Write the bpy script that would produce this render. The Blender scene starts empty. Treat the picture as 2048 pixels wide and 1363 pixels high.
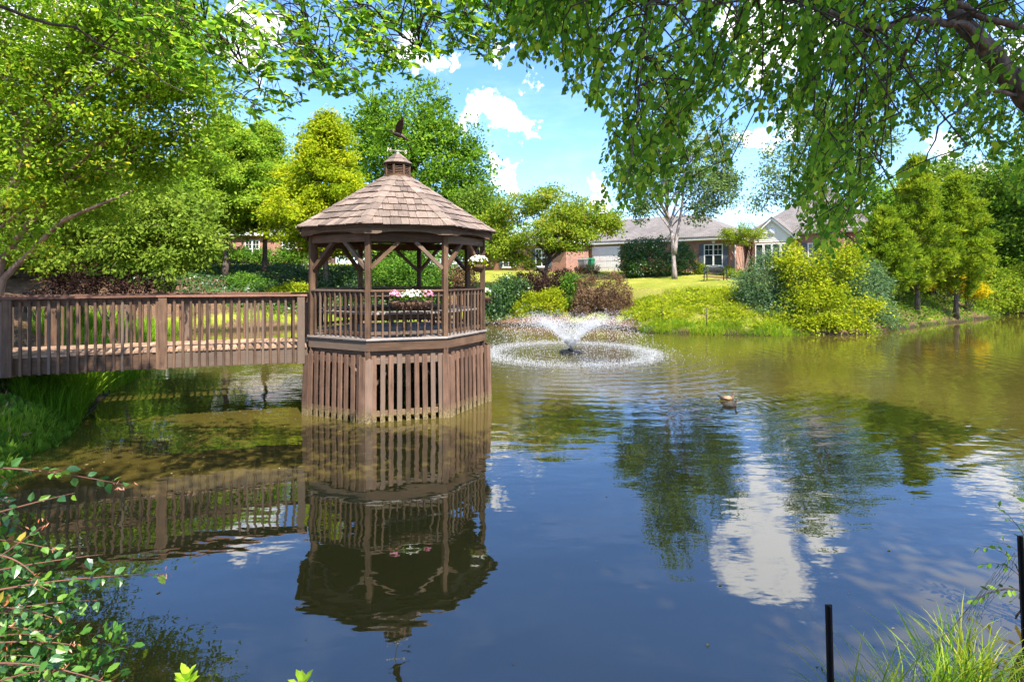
import bpy, math, random
import numpy as np
from mathutils import Vector, Matrix

random.seed(11)
RNG = np.random.default_rng(11)
R = math.radians
scene = bpy.context.scene
col = scene.collection

# ------------------------------------------------------------------ camera
FOC, HOR, EYE = 1101.0, 552.0, 2.656          # pixels of a 2048 wide frame, metres
cam_d = bpy.data.cameras.new('camera')
cam = bpy.data.objects.new('camera', cam_d)
col.objects.link(cam)
cam.location = (0, 0, EYE)
cam.rotation_euler = (R(90), 0, 0)
cam_d.sensor_width = 36
cam_d.lens = 36 * FOC / 2048
cam_d.shift_y = -(681.5 - HOR) / 2048
cam_d.clip_end = 3000
cam_d.clip_start = 0.05
scene.camera = cam

# ------------------------------------------------------------------ sun, sky, exposure
SUN_EL, SUN_AZ = R(55), R(150)                # azimuth clockwise from +Y
sdir = Vector((math.sin(SUN_AZ) * math.cos(SUN_EL), math.cos(SUN_AZ) * math.cos(SUN_EL), math.sin(SUN_EL)))
sun_d = bpy.data.lights.new('sun', 'SUN')
sun_d.energy = 4.9
sun_d.angle = R(0.5)
sun_d.color = (1.0, 0.95, 0.85)
sun = bpy.data.objects.new('sun', sun_d)
col.objects.link(sun)
sun.rotation_euler = sdir.to_track_quat('Z', 'Y').to_euler()
sun.location = (20, -20, 60)

vs = scene.view_settings
vs.view_transform = 'Standard'
vs.look = 'None'
vs.gamma = 1
vs.use_curve_mapping = False
vs.exposure = 1.45

scene.render.engine = 'CYCLES'
cy = scene.cycles
cy.max_bounces = 4
cy.diffuse_bounces = 2
cy.glossy_bounces = 2
cy.transmission_bounces = 3
cy.transparent_max_bounces = 6
cy.caustics_reflective = False
cy.caustics_refractive = False
cy.sample_clamp_indirect = 5
cy.use_denoising = True
cy.use_light_tree = False
cy.use_adaptive_sampling = True
cy.adaptive_threshold = 0.02

world = bpy.data.worlds.new('World')
scene.world = world
world.use_nodes = True
world.cycles.sampling_method = 'MANUAL'
world.cycles.sample_map_resolution = 512


class NT:
    """Small wrapper to write node trees tersely."""
    def __init__(self, tree):
        self.t = tree
        tree.nodes.clear()

    def n(self, kind, ins=None, **kw):
        nd = self.t.nodes.new(kind)
        for k, v in kw.items():
            setattr(nd, k, v)
        for k, v in (ins or {}).items():
            s = nd.inputs[k]
            if isinstance(v, bpy.types.NodeSocket):
                self.t.links.new(v, s)
            elif isinstance(v, bpy.types.Node):
                self.t.links.new(v.outputs[0], s)
            else:
                s.default_value = v
        return nd

    def math(self, op, a, b=0.0, clamp=False):
        return self.n('ShaderNodeMath', {0: a, 1: b}, operation=op, use_clamp=clamp)

    def vmath(self, op, a, b=(0, 0, 0)):
        return self.n('ShaderNodeVectorMath', {0: a, 1: b}, operation=op)

    def noise(self, vec, scale, detail=2.0, rough=0.5):
        return self.n('ShaderNodeTexNoise', {'Vector': vec, 'Scale': scale, 'Detail': detail, 'Roughness': rough})

    def ramp(self, fac, stops, interp='LINEAR'):
        nd = self.n('ShaderNodeValToRGB', {'Fac': fac})
        cr = nd.color_ramp
        cr.interpolation = interp
        while len(cr.elements) < len(stops):
            cr.elements.new(0.5)
        for e, (p, c) in zip(cr.elements, stops):
            e.position = p
            e.color = (c, c, c, 1) if isinstance(c, (int, float)) else (*c, 1)
        return nd

    def mix(self, fac, a, b, blend='MIX'):
        nd = self.n('ShaderNodeMix', data_type='RGBA', blend_type=blend)
        for i, v in ((0, fac), (6, a), (7, b)):
            if isinstance(v, bpy.types.Node):
                v = v.outputs[2] if v.bl_idname == 'ShaderNodeMix' else v.outputs[0]
            if isinstance(v, bpy.types.NodeSocket):
                self.t.links.new(v, nd.inputs[i])
            else:
                nd.inputs[i].default_value = v if i == 0 else (*v[:3], 1)
        return nd


def O(nd):
    return nd.outputs[2] if nd.bl_idname == 'ShaderNodeMix' else nd.outputs[0]


def pxdir(px, py):
    return Vector(((px - 1024) / FOC, 1.0, -(py - HOR) / FOC)).normalized()


w = NT(world.node_tree)
tc = w.n('ShaderNodeTexCoord')
sky = w.n('ShaderNodeTexSky', sky_type='NISHITA', sun_disc=False, sun_elevation=SUN_EL, sun_rotation=SUN_AZ,
          altitude=200, air_density=1.0, dust_density=0.8, ozone_density=2.2)
dirv = tc.outputs['Generated']
nz0 = w.noise(dirv, 7.0, 3.0, 0.6)
nz1 = w.noise(dirv, 22.0, 5.0, 0.68)
wob0 = w.vmath('SCALE', w.vmath('SUBTRACT', nz0.outputs['Color'], (0.5, 0.5, 0.5)))
wob0.inputs['Scale'].default_value = 0.16
wob = w.vmath('SCALE', w.vmath('SUBTRACT', nz1.outputs['Color'], (0.5, 0.5, 0.5)))
wob.inputs['Scale'].default_value = 0.11
dv = w.vmath('ADD', w.vmath('ADD', dirv, wob0), wob)
CLOUDS = [(950, 222, .036), (985, 238, .040), (1010, 256, .032), (492, 90, .042), (540, 60, .036), (515, 130, .025),
          (790, 70, .036), (838, 100, .026), (905, 108, .026), (1035, 130, .025), (1485, 281, .022), (1540, 275, .036),
          (1585, 250, .03), (1000, 352, .022), (1022, 376, .026), (1470, 60, .05), (1555, 90, .062), (1630, 70, .045),
          (1520, -20, .058), (1580, -70, .045), (430, 246, .03), (480, 0, .035), (1190, 400, .03), (1060, 240, .012), (1900, 330, .035),
          (1985, 120, .05), (120, 60, .08), (2400, 200, .12), (2700, -150, .16), (-500, 200, .13), (-300, -500, .2),
          (1500, -700, .16), (3300, 300, .2)]
cur = None
for (px, py, rad) in CLOUDS:
    d = pxdir(px, py)
    dist = w.n('ShaderNodeVectorMath', {0: dv.outputs[0], 1: tuple(d)}, operation='DISTANCE')
    m = w.n('ShaderNodeMapRange', {'Value': dist.outputs['Value'], 'From Min': rad * 1.35, 'From Max': rad * 0.25, 'To Min': 0.0, 'To Max': 1.0})
    cur = m if cur is None else w.math('MAXIMUM', cur, m)
# the same fair-weather cumulus goes on behind the camera and overhead
nz2 = w.noise(w.vmath('MULTIPLY', dirv, (1, 1, 1.8)), 2.6, 4.0, 0.6)
sep = w.n('ShaderNodeSeparateXYZ', {0: dirv})
back = w.n('ShaderNodeMapRange', {'Value': sep.outputs[1], 'From Min': 0.45, 'From Max': 0.1, 'To Min': 0.0, 'To Max': 1.0})
gen = w.math('MULTIPLY', w.n('ShaderNodeMapRange', {'Value': nz2.outputs[0], 'From Min': 0.56, 'From Max': 0.68}), back)
cur = w.math('MAXIMUM', cur, gen)
soft = w.noise(dirv, 34.0, 3.0, 0.65)
edge = w.math('MULTIPLY', cur, w.math('ADD', w.math('MULTIPLY', soft, 1.3), 0.35))
mask = w.ramp(edge, [(0.26, 0.0), (0.74, 1.0)], 'EASE')
wisp = w.n('ShaderNodeMapRange', {'Value': w.noise(w.vmath('MULTIPLY', dirv, (1, 1, 3.2)), 5.0, 4.0, 0.7).outputs[0], 'From Min': 0.52, 'From Max': 0.8, 'To Max': 0.12})
sat = w.n('ShaderNodeHueSaturation', {'Saturation': 1.16, 'Color': sky.outputs[0]})
tint = w.mix(1.0, sat, (0.87, 0.945, 1.13), 'MULTIPLY')
skyc = w.mix(O(wisp), tint, (5.6, 6.2, 7.2))
full = w.mix(O(mask), skyc, (6.4, 6.4, 6.5))
bg = w.n('ShaderNodeBackground', {'Color': O(full), 'Strength': 0.138})
w.n('ShaderNodeOutputWorld', {'Surface': bg.outputs[0]})


# ------------------------------------------------------------------ object helpers
def tag(o, label=None, cat=None, group=None, kind=None):
    if label:
        o['label'] = label
    if cat:
        o['category'] = cat
    if group:
        o['group'] = group
    if kind:
        o['kind'] = kind
    return o


def empty(name, loc, rz=0.0):
    o = bpy.data.objects.new(name, None)
    col.objects.link(o)
    o.location = loc
    o.rotation_euler = (0, 0, rz)
    o.empty_display_size = 0.2
    return o


def thing(name, label, cat, loc=(0, 0, 0), rz=0.0, group=None):
    return tag(empty(name, loc, rz), label, cat, group)


def link(name, me, mat, parent=None, mtx=None):
    o = bpy.data.objects.new(name, me)
    if mat is not None and len(me.materials) == 0:
        me.materials.append(mat)
    col.objects.link(o)
    o.parent = parent
    if mtx is not None:
        o.matrix_basis = mtx
    return o


class MB:
    """Mesh builder: verts and faces of one part."""
    def __init__(self):
        self.v, self.f, self.s = [], [], []

    def add(self, vs, fs, smooth=False):
        b = len(self.v)
        self.v += [tuple(p) for p in vs]
        self.f += [tuple(i + b for i in f) for f in fs]
        self.s += [smooth] * len(fs)
        return self

    def hexa(self, p):     # 8 points: bottom 4 ccw, top 4 ccw
        return self.add(p, [(3, 2, 1, 0), (4, 5, 6, 7), (0, 1, 5, 4), (1, 2, 6, 5), (2, 3, 7, 6), (3, 0, 4, 7)])

    def box(self, x0, x1, y0, y1, z0, z1):
        return self.hexa([(x0, y0, z0), (x1, y0, z0), (x1, y1, z0), (x0, y1, z0), (x0, y0, z1), (x1, y0, z1), (x1, y1, z1), (x0, y1, z1)])

    def beam(self, p0, p1, w_, h_, up=(0, 0, 1)):
        m, L = beam_mtx(p0, p1, up)
        pts = [m @ Vector(q) for q in ((0, -w_/2, -h_/2), (L, -w_/2, -h_/2), (L, w_/2, -h_/2), (0, w_/2, -h_/2), (0, -w_/2, h_/2), (L, -w_/2, h_/2), (L, w_/2, h_/2), (0, w_/2, h_/2))]
        return self.hexa(pts)

    def tube(self, pts, rad, n=6, cap=True, smooth=True):
        pts = [Vector(p) for p in pts]
        if isinstance(rad, (int, float)):
            rad = [rad] * len(pts)
        vs, fs = [], []
        ref = Vector((0.31, 0.77, 0.55)).normalized()
        for i, p in enumerate(pts):
            t = (pts[min(i + 1, len(pts) - 1)] - pts[max(i - 1, 0)])
            t = t.normalized() if t.length > 1e-9 else Vector((0, 0, 1))
            a = t.cross(ref)
            a = a.normalized() if a.length > 1e-4 else t.orthogonal().normalized()
            b = t.cross(a)
            r = rad[i]
            rx, ry = r if isinstance(r, tuple) else (r, r)
            for k in range(n):
                ang = 2 * math.pi * k / n
                vs.append(p + a * (rx * math.cos(ang)) + b * (ry * math.sin(ang)))
        for i in range(len(pts) - 1):
            for k in range(n):
                k2 = (k + 1) % n
                fs.append((i*n + k, i*n + k2, (i+1)*n + k2, (i+1)*n + k))
        if cap:
            fs.append(tuple(range(n))[::-1])
            fs.append(tuple((len(pts)-1)*n + k for k in range(n)))
        return self.add(vs, fs, smooth)

    def lathe(self, prof, n=16, c=(0, 0, 0), smooth=True, a0=0.0):
        vs, fs = [], []
        for (r, z) in prof:
            for k in range(n):
                a = a0 + 2 * math.pi * k / n
                vs.append((c[0] + r*math.cos(a), c[1] + r*math.sin(a), c[2] + z))
        for i in range(len(prof) - 1):
            for k in range(n):
                k2 = (k + 1) % n
                fs.append((i*n + k, i*n + k2, (i+1)*n + k2, (i+1)*n + k))
        fs.append(tuple(range(n))[::-1])
        fs.append(tuple((len(prof)-1)*n + k for k in range(n)))
        return self.add(vs, fs, smooth)

    def prism(self, poly, off):    # poly: list of 3D points, off: extrusion vector
        n = len(poly)
        off = Vector(off)
        vs = [Vector(p) for p in poly] + [Vector(p) + off for p in poly]
        fs = [tuple(range(n))[::-1], tuple(range(n, 2*n))] + [(i, (i+1) % n, n + (i+1) % n, n + i) for i in range(n)]
        return self.add(vs, fs)

    def mesh(self, name='m'):
        me = bpy.data.meshes.new(name)
        me.from_pydata(self.v, [], self.f)
        if any(self.s):
            me.polygons.foreach_set('use_smooth', self.s)
        me.update()
        return me

    def build(self, name, mat, parent=None, mtx=None):
        return link(name, self.mesh(name), mat, parent, mtx)


def beam_mtx(p0, p1, up=(0, 0, 1)):
    p0, p1, up = Vector(p0), Vector(p1), Vector(up)
    x = (p1 - p0)
    L = x.length
    x = x / L
    y = up.cross(x)
    y = y.normalized() if y.length > 1e-5 else x.orthogonal().normalized()
    z = x.cross(y)
    m = Matrix((x, y, z)).transposed().to_4x4()
    m.translation = p0
    return m, L


def plank(name, p0, p1, w_, h_, mat, parent, up=(0, 0, 1), bev=0.004):
    """A timber as an object of its own: local X along its length, edges eased."""
    m, L = beam_mtx(p0, p1, up)
    b = min(bev, w_ * .2, h_ * .2)
    W, H = w_ / 2, h_ / 2
    sec = [(-W + b, -H), (W - b, -H), (W, -H + b), (W, H - b), (W - b, H), (-W + b, H), (-W, H - b), (-W, -H + b)]
    vs = [(0, y, z) for y, z in sec] + [(L, y, z) for y, z in sec]
    mb = MB().add(vs, [tuple(range(8))[::-1], tuple(range(8, 16))] + [(i, (i+1) % 8, 8 + (i+1) % 8, 8 + i) for i in range(8)])
    return link(name, mb.mesh(name), mat, parent, m)


def rnd(a, b):
    return random.uniform(a, b)


# leaf-like pieces ---------------------------------------------------
DIAMOND = (np.array([(0, 0, 0), (.45, -.30, .07), (1, 0, -.05), (.45, .30, .07)], float), [(0, 1, 2, 3)])
LEAF = (np.array([(0, 0, -.03), (.28, -.30, .06), (.62, -.24, .05), (1, 0, -.10), (.62, .24, .05), (.28, .30, .06), (.35, 0, -.01)], float),
        [(0, 1, 6), (1, 2, 6), (2, 3, 6), (3, 4, 6), (4, 5, 6), (5, 0, 6)])
OVAL = (np.array([(0, 0, 0), (.3, -.2, .04), (.7, -.21, .04), (1, 0, -.04), (.7, .21, .04), (.3, .2, .04)], float), [(0, 1, 2, 3), (0, 3, 4, 5)])
NARROW = (np.array([(0, 0, 0), (.5, -.12, .03), (1, 0, -.06), (.5, .12, .03)], float), [(0, 1, 2, 3)])
BLADE = (np.array([(0, -.016, 0), (0, .016, 0), (.45, .013, .03), (.45, -.013, .03), (.8, .008, .12), (.8, -.008, .12), (1, 0, .26)], float),
         [(0, 1, 2, 3), (3, 2, 4, 5), (5, 4, 6)])
WBLADE = (np.array([(0, -.03, 0), (0, .03, 0), (.55, .024, .04), (.55, -.024, .04), (1, 0, .22)], float), [(0, 1, 2, 3), (3, 2, 4)])


def unit(a):
    return a / (np.linalg.norm(a, axis=1, keepdims=True) + 1e-9)


def leaf_mesh(name, P, A, N, S, tmpl, var, mat):
    T, F = tmpl
    n, k = len(P), len(T)
    A = unit(A)
    B = unit(np.cross(N, A))
    N = np.cross(A, B)
    S = np.broadcast_to(np.asarray(S, float), (n,))[:, None, None]
    V = P[:, None, :] + S * (T[None, :, 0:1] * A[:, None, :] + T[None, :, 1:2] * B[:, None, :] + T[None, :, 2:3] * N[:, None, :])
    tot = np.array([len(f) for f in F])
    li = np.concatenate([np.array(f) for f in F])
    loops = (np.arange(n)[:, None] * k + li[None, :]).ravel()
    st1 = np.concatenate([[0], np.cumsum(tot)[:-1]])
    starts = (np.arange(n)[:, None] * tot.sum() + st1[None, :]).ravel()
    me = bpy.data.meshes.new(name)
    me.vertices.add(n * k)
    me.vertices.foreach_set('co', V.astype(np.float32).ravel())
    me.loops.add(len(loops))
    me.loops.foreach_set('vertex_index', loops.astype(np.int32))
    me.polygons.add(len(starts))
    me.polygons.foreach_set('loop_start', starts.astype(np.int32))
    at = me.attributes.new('v', 'FLOAT', 'FACE')
    at.data.foreach_set('value', np.repeat(np.asarray(var, np.float32), len(F)))
    me.update(calc_edges=True)
    if mat:
        me.materials.append(mat)
    return me


# ------------------------------------------------------------------ materials
def new_mat(name):
    m = bpy.data.materials.new(name)
    m.use_nodes = True
    return m, NT(m.node_tree)


def leaf_mat(name, stops, trans=0.42, gloss=0.03, tb=1.35, attr=True, boost=1.4):
    m, t = new_mat(name)
    stops = [(p, tuple(min(.8, q*boost) for q in c)) for p, c in stops]
    if attr:
        f = t.n('ShaderNodeAttribute', attribute_name='v').outputs['Fac']
    else:
        f = t.n('ShaderNodeObjectInfo').outputs['Random']
    c = t.ramp(f, stops)
    tcol = t.mix(1.0, c.outputs[0], (tb * 1.05, tb, tb * .55), 'MULTIPLY')
    d = t.n('ShaderNodeBsdfDiffuse', {'Color': c.outputs[0]})
    tr = t.n('ShaderNodeBsdfTranslucent', {'Color': O(tcol)})
    mx = t.n('ShaderNodeMixShader', {0: trans, 1: d.outputs[0], 2: tr.outputs[0]})
    if gloss <= .035:
        t.n('ShaderNodeOutputMaterial', {'Surface': mx.outputs[0]})
        return m
    g = t.n('ShaderNodeBsdfGlossy', {'Color': (1, 1, 1, 1), 'Roughness': 0.38})
    mx2 = t.n('ShaderNodeMixShader', {0: gloss, 1: mx.outputs[0], 2: g.outputs[0]})
    t.n('ShaderNodeOutputMaterial', {'Surface': mx2.outputs[0]})
    return m


def plain(name, c, rough=0.6, metal=0.0, noise=0.12, scale=6.0, bump=0.0, spec=0.4):
    m, t = new_mat(name)
    tcn = t.n('ShaderNodeTexCoord')
    nz = t.noise(tcn.outputs['Object'], scale, 5.0, 0.6)
    lo = tuple(x * (1 - 2*noise) for x in c)
    hi = tuple(min(1, x * (1 + 2*noise)) for x in c)
    cr = t.ramp(nz.outputs[0], [(0.28, lo), (0.72, hi)])
    ins = {'Base Color': cr.outputs[0], 'Roughness': rough, 'Metallic': metal, 'Specular IOR Level': spec}
    if bump:
        ins['Normal'] = t.n('ShaderNodeBump', {'Height': nz.outputs[0], 'Strength': 0.6, 'Distance': bump}).outputs[0]
    b = t.n('ShaderNodeBsdfPrincipled', ins)
    t.n('ShaderNodeOutputMaterial', {'Surface': b.outputs[0]})
    return m


def wood_mat(name, dark, light, wet=False, grey=0.0):
    m, t = new_mat(name)
    tcn = t.n('ShaderNodeTexCoord')
    oi = t.n('ShaderNodeObjectInfo')
    off = t.n('ShaderNodeCombineXYZ', {0: t.math('MULTIPLY', oi.outputs['Random'], 37.0).outputs[0], 1: t.math('MULTIPLY', oi.outputs['Random'], 91.0).outputs[0]})
    v = t.vmath('ADD', t.vmath('MULTIPLY', tcn.outputs['Object'], (2.2, 38, 38)), off)
    grain = t.noise(v, 1.0, 5.0, 0.65)
    blot = t.noise(t.vmath('ADD', t.vmath('MULTIPLY', tcn.outputs['Object'], (3, 6, 6)), off), 1.0, 3.0, 0.6)
    f = t.math('ADD', t.math('MULTIPLY', grain, 0.55), t.math('MULTIPLY', blot, 0.45))
    cr = t.ramp(f, [(0.30, dark), (0.68, light)])
    br = t.n('ShaderNodeMapRange', {'Value': oi.outputs['Random'], 'To Min': 0.62, 'To Max': 1.34})
    brc = t.n('ShaderNodeCombineXYZ', {0: br.outputs[0], 1: br.outputs[0], 2: br.outputs[0]})
    c = t.mix(1.0, cr.outputs[0], brc.outputs[0], 'MULTIPLY')
    gr = t.math('GREATER_THAN', t.math('FRACT', t.math('MULTIPLY', oi.outputs['Random'], 7.31)), .82)
    c = t.mix(t.math('MULTIPLY', gr, .45).outputs[0], O(c), (0.17, 0.130, 0.100))
    # silvered, paint-worn flecks
    fl = t.ramp(t.noise(t.vmath('ADD', t.vmath('MULTIPLY', tcn.outputs['Object'], (7, 26, 26)), off), 1.0, 6.0, 0.72).outputs[0], [(0.60, 0.0), (0.72, 1.0)])
    c = t.mix(t.math('MULTIPLY', fl.outputs[0], 0.35 + grey).outputs[0], O(c), (0.29, 0.215, 0.165))
    rough = 0.72
    if wet:
        geo = t.n('ShaderNodeNewGeometry')
        z = t.n('ShaderNodeSeparateXYZ', {0: geo.outputs['Position']}).outputs[2]
        nz = t.noise(geo.outputs['Position'], 7.0, 4.0)
        zz = t.math('ADD', z, t.math('MULTIPLY', t.math('SUBTRACT', nz, 0.5), 0.16))
        st = t.n('ShaderNodeMapRange', {'Value': zz.outputs[0], 'From Min': 0.26, 'From Max': 0.06})
        scum = t.ramp(t.noise(geo.outputs['Position'], 40.0, 3.0).outputs[0], [(0.35, (0.075, 0.055, 0.022)), (0.65, (0.26, 0.19, 0.09))])
        c = t.mix(st.outputs[0], O(c), scum.outputs[0])
    bmp = t.n('ShaderNodeBump', {'Height': f.outputs[0], 'Strength': 0.5, 'Distance': 0.006})
    b = t.n('ShaderNodeBsdfPrincipled', {'Base Color': O(c), 'Roughness': rough, 'Normal': bmp.outputs[0], 'Specular IOR Level': 0.3})
    t.n('ShaderNodeOutputMaterial', {'Surface': b.outputs[0]})
    return m


def bark_mat(name, dark, light, scale=9.0):
    m, t = new_mat(name)
    tcn = t.n('ShaderNodeTexCoord')
    v = t.vmath('MULTIPLY', tcn.outputs['Object'], (1, 1, 0.28))
    nz = t.noise(v, scale, 6.0, 0.7)
    cr = t.ramp(nz.outputs[0], [(0.34, dark), (0.64, light)])
    bmp = t.n('ShaderNodeBump', {'Height': nz.outputs[0], 'Strength': 0.9, 'Distance': 0.03})
    b = t.n('ShaderNodeBsdfPrincipled', {'Base Color': cr.outputs[0], 'Roughness': 0.85, 'Normal': bmp.outputs[0]})
    t.n('ShaderNodeOutputMaterial', {'Surface': b.outputs[0]})
    return m


def brick_mat(name):
    m, t = new_mat(name)
    tcn = t.n('ShaderNodeTexCoord')
    sp = t.n('ShaderNodeSeparateXYZ', {0: tcn.outputs['Object']})
    u = t.math('ADD', sp.outputs[0], sp.outputs[1])
    v = t.n('ShaderNodeCombineXYZ', {0: u.outputs[0], 1: sp.outputs[2]})
    bk = t.n('ShaderNodeTexBrick', {'Vector': v.outputs[0], 'Color1': (0.36, 0.125, 0.068, 1), 'Color2': (0.24, 0.085, 0.052, 1), 'Mortar': (0.42, 0.36, 0.30, 1), 'Scale': 1.0,
                                    'Mortar Size': 0.008, 'Brick Width': 0.215, 'Row Height': 0.075, 'Bias': 0.0})
    nz = t.noise(tcn.outputs['Object'], 1.4, 4.0)
    c = t.mix(0.35, bk.outputs[0], nz.outputs[0], 'OVERLAY')
    bmp = t.n('ShaderNodeBump', {'Height': bk.outputs[1], 'Strength': 0.4, 'Distance': 0.01}, invert=True)
    b = t.n('ShaderNodeBsdfPrincipled', {'Base Color': O(c), 'Roughness': 0.85, 'Normal': bmp.outputs[0]})
    t.n('ShaderNodeOutputMaterial', {'Surface': b.outputs[0]})
    return m


def shingle_mat(name):
    m, t = new_mat(name)
    tcn = t.n('ShaderNodeTexCoord')
    sp = t.n('ShaderNodeSeparateXYZ', {0: tcn.outputs['Object']})
    v = t.n('ShaderNodeCombineXYZ', {0: t.math('ADD', sp.outputs[0], t.math('MULTIPLY', sp.outputs[1], 0.4)).outputs[0], 1: t.math('MULTIPLY', sp.outputs[2], 2.0).outputs[0]})
    bk = t.n('ShaderNodeTexBrick', {'Vector': v.outputs[0], 'Color1': (0.185, 0.160, 0.145, 1), 'Color2': (0.135, 0.116, 0.105, 1), 'Mortar': (0.08, 0.07, 0.065, 1), 'Scale': 1.0,
                                    'Mortar Size': 0.012, 'Brick Width': 0.30, 'Row Height': 0.16})
    nz = t.noise(t.vmath('MULTIPLY', tcn.outputs['Object'], (1, 1, .25)), 0.9, 5.0, 0.65)
    c = t.mix(0.5, bk.outputs[0], nz.outputs[0], 'OVERLAY')
    b = t.n('ShaderNodeBsdfPrincipled', {'Base Color': O(c), 'Roughness': 0.9})
    t.n('ShaderNodeOutputMaterial', {'Surface': b.outputs[0]})
    return m


def glass_mat(name, c=(0.02, 0.03, 0.03)):
    m, t = new_mat(name)
    b = t.n('ShaderNodeBsdfPrincipled', {'Base Color': (*c, 1), 'Roughness': 0.04, 'Specular IOR Level': 0.9})
    t.n('ShaderNodeOutputMaterial', {'Surface': b.outputs[0]})
    return m


M = {}
M['wood'] = wood_mat('brown_stained_timber', (0.038, 0.021, 0.012), (0.152, 0.085, 0.049))
M['skirt'] = wood_mat('weathered_skirt_timber', (0.055, 0.030, 0.019), (0.212, 0.118, 0.075), wet=True)
M['rail'] = wood_mat('reddish_handrail_timber', (0.085, 0.038, 0.025), (0.24, 0.115, 0.072))
M['deck'] = wood_mat('sun_bleached_deck', (0.19, 0.105, 0.060), (0.46, 0.285, 0.185), grey=.15)
M['gdeck'] = wood_mat('grey_deck_boards', (0.13, 0.11, 0.10), (0.34, 0.29, 0.26), grey=.3)
M['shake'] = wood_mat('cedar_shake', (0.085, 0.060, 0.046), (0.26, 0.192, 0.152), grey=.25)
M['metal'] = plain('dark_bronze', (0.055, 0.036, 0.028), 0.5, 0.6)
M['pale_metal'] = plain('pale_vane_metal', (0.55, 0.50, 0.42), 0.5, 0.1)
M['black'] = plain('black_painted_metal', (0.012, 0.013, 0.013), 0.5, 0.3)
M['brick'] = brick_mat('red_brick')
M['roof'] = shingle_mat('grey_asphalt_shingles')
M['white'] = plain('white_paint', (0.78, 0.76, 0.70), 0.55, noise=.03)
M['garage'] = plain('garage_door_paint', (0.72, 0.66, 0.64), 0.5, noise=.03)
M['siding'] = plain('cream_siding', (0.72, 0.69, 0.58), 0.6, noise=.03)
M['shutter'] = plain('slate_blue_shutter', (0.085, 0.10, 0.125), 0.6, noise=.06)
M['glass'] = glass_mat('window_glass')
M['bark'] = bark_mat('brown_bark', (0.035, 0.024, 0.018), (0.16, 0.115, 0.085))
M['palebark'] = bark_mat('pale_birch_bark', (0.10, 0.078, 0.065), (0.42, 0.34, 0.30), 7.0)
M['redbark'] = bark_mat('smooth_tan_bark', (0.13, 0.08, 0.055), (0.42, 0.28, 0.20), 5.0)
M['birchbark'] = bark_mat('peeling_birch_bark', (0.014, 0.011, 0.009), (0.17, 0.12, 0.09), 11.0)
M['twig'] = plain('dark_twig', (0.045, 0.030, 0.020), 0.8)
M['redtwig'] = plain('reddish_twig', (0.13, 0.055, 0.033), 0.75)
M['green_bin'] = plain('green_bin_plastic', (0.012, 0.16, 0.075), 0.45, noise=.05)
M['grey_bin'] = plain('grey_bin_plastic', (0.20, 0.20, 0.21), 0.45, noise=.05)
M['coco'] = plain('coir_liner', (0.11, 0.06, 0.035), 0.95, noise=.3, scale=40)
M['wire'] = plain('galvanised_wire', (0.16, 0.15, 0.14), 0.5, 0.5)

L_ = leaf_mat
M['l_myrtle'] = L_('crape_myrtle_leaf', [(0.0, (.050, .100, .010)), (.5, (.115, .195, .018)), (.85, (.20, .26, .024)), (1, (.29, .24, .025))], .58, tb=1.7, boost=1.7)
M['l_cherry'] = L_('drooping_light_leaf', [(0.0, (.045, .090, .012)), (.5, (.125, .185, .022)), (1, (.25, .30, .045))], .45)
M['l_cypress'] = L_('cypress_frond', [(0.0, (.045, .105, .010)), (.5, (.125, .205, .018)), (1, (.25, .29, .028))], .45, boost=1.6)
M['l_cypress2'] = L_('yellow_cypress_frond', [(0.0, (.075, .130, .006)), (.5, (.190, .245, .010)), (1, (.34, .34, .016))], .45, boost=1.4)
M['l_oak'] = L_('oak_leaf', [(0.0, (.022, .058, .008)), (.5, (.072, .140, .012)), (1, (.155, .235, .022))], .4, boost=1.7)
M['l_mid'] = L_('spreading_tree_leaf', [(0.0, (.055, .105, .010)), (.5, (.145, .205, .018)), (.9, (.25, .275, .028)), (1, (.30, .20, .03))], .45)
M['l_birch2'] = L_('grey_green_leaf', [(0.0, (.040, .075, .026)), (.5, (.095, .150, .050)), (1, (.19, .245, .085))], .4)
M['l_crypt'] = L_('cryptomeria_needle', [(0.0, (.040, .085, .008)), (.5, (.115, .175, .014)), (1, (.27, .30, .024))], .4, boost=1.6)
M['l_dark'] = L_('dark_evergreen_leaf', [(0.0, (.010, .028, .006)), (.5, (.028, .074, .012)), (1, (.075, .150, .026))], .28, gloss=.05)
M['l_wood'] = L_('woodland_leaf', [(0.0, (.028, .060, .010)), (.5, (.080, .135, .018)), (1, (.17, .225, .032))], .38)
M['l_burg'] = L_('burgundy_leaf', [(0.0, (.040, .020, .016)), (.4, (.10, .062, .035)), (.75, (.19, .115, .070)), (1, (.17, .16, .05))], .3)
M['l_dburg'] = L_('dark_burgundy_leaf', [(0.0, (.015, .010, .010)), (.5, (.050, .026, .024)), (1, (.11, .065, .045))], .3)
M['l_juniper'] = L_('blue_juniper_needle', [(0.0, (.024, .052, .022)), (.5, (.075, .135, .058)), (1, (.175, .245, .120))], .3)
M['l_lime'] = L_('lime_shrub_leaf', [(0.0, (.070, .115, .008)), (.5, (.19, .235, .012)), (1, (.37, .37, .022))], .45)
M['l_gold'] = L_('golden_shrub_leaf', [(0.0, (.16, .15, .006)), (.5, (.35, .28, .008)), (1, (.50, .37, .012))], .45)
M['l_shrub'] = L_('green_shrub_leaf', [(0.0, (.025, .065, .010)), (.5, (.070, .150, .020)), (1, (.16, .26, .03))], .4)
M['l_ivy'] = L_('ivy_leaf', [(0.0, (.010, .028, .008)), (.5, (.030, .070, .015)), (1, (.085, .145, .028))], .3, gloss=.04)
M['l_grass'] = L_('bank_grass_blade', [(0.0, (.075, .125, .010)), (.5, (.185, .240, .018)), (.85, (.30, .32, .030)), (1, (.32, .26, .10))], .45)
M['l_reed'] = L_('lush_grass_blade', [(0.0, (.045, .11, .008)), (.6, (.125, .235, .015)), (1, (.27, .34, .04))], .45)
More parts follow.
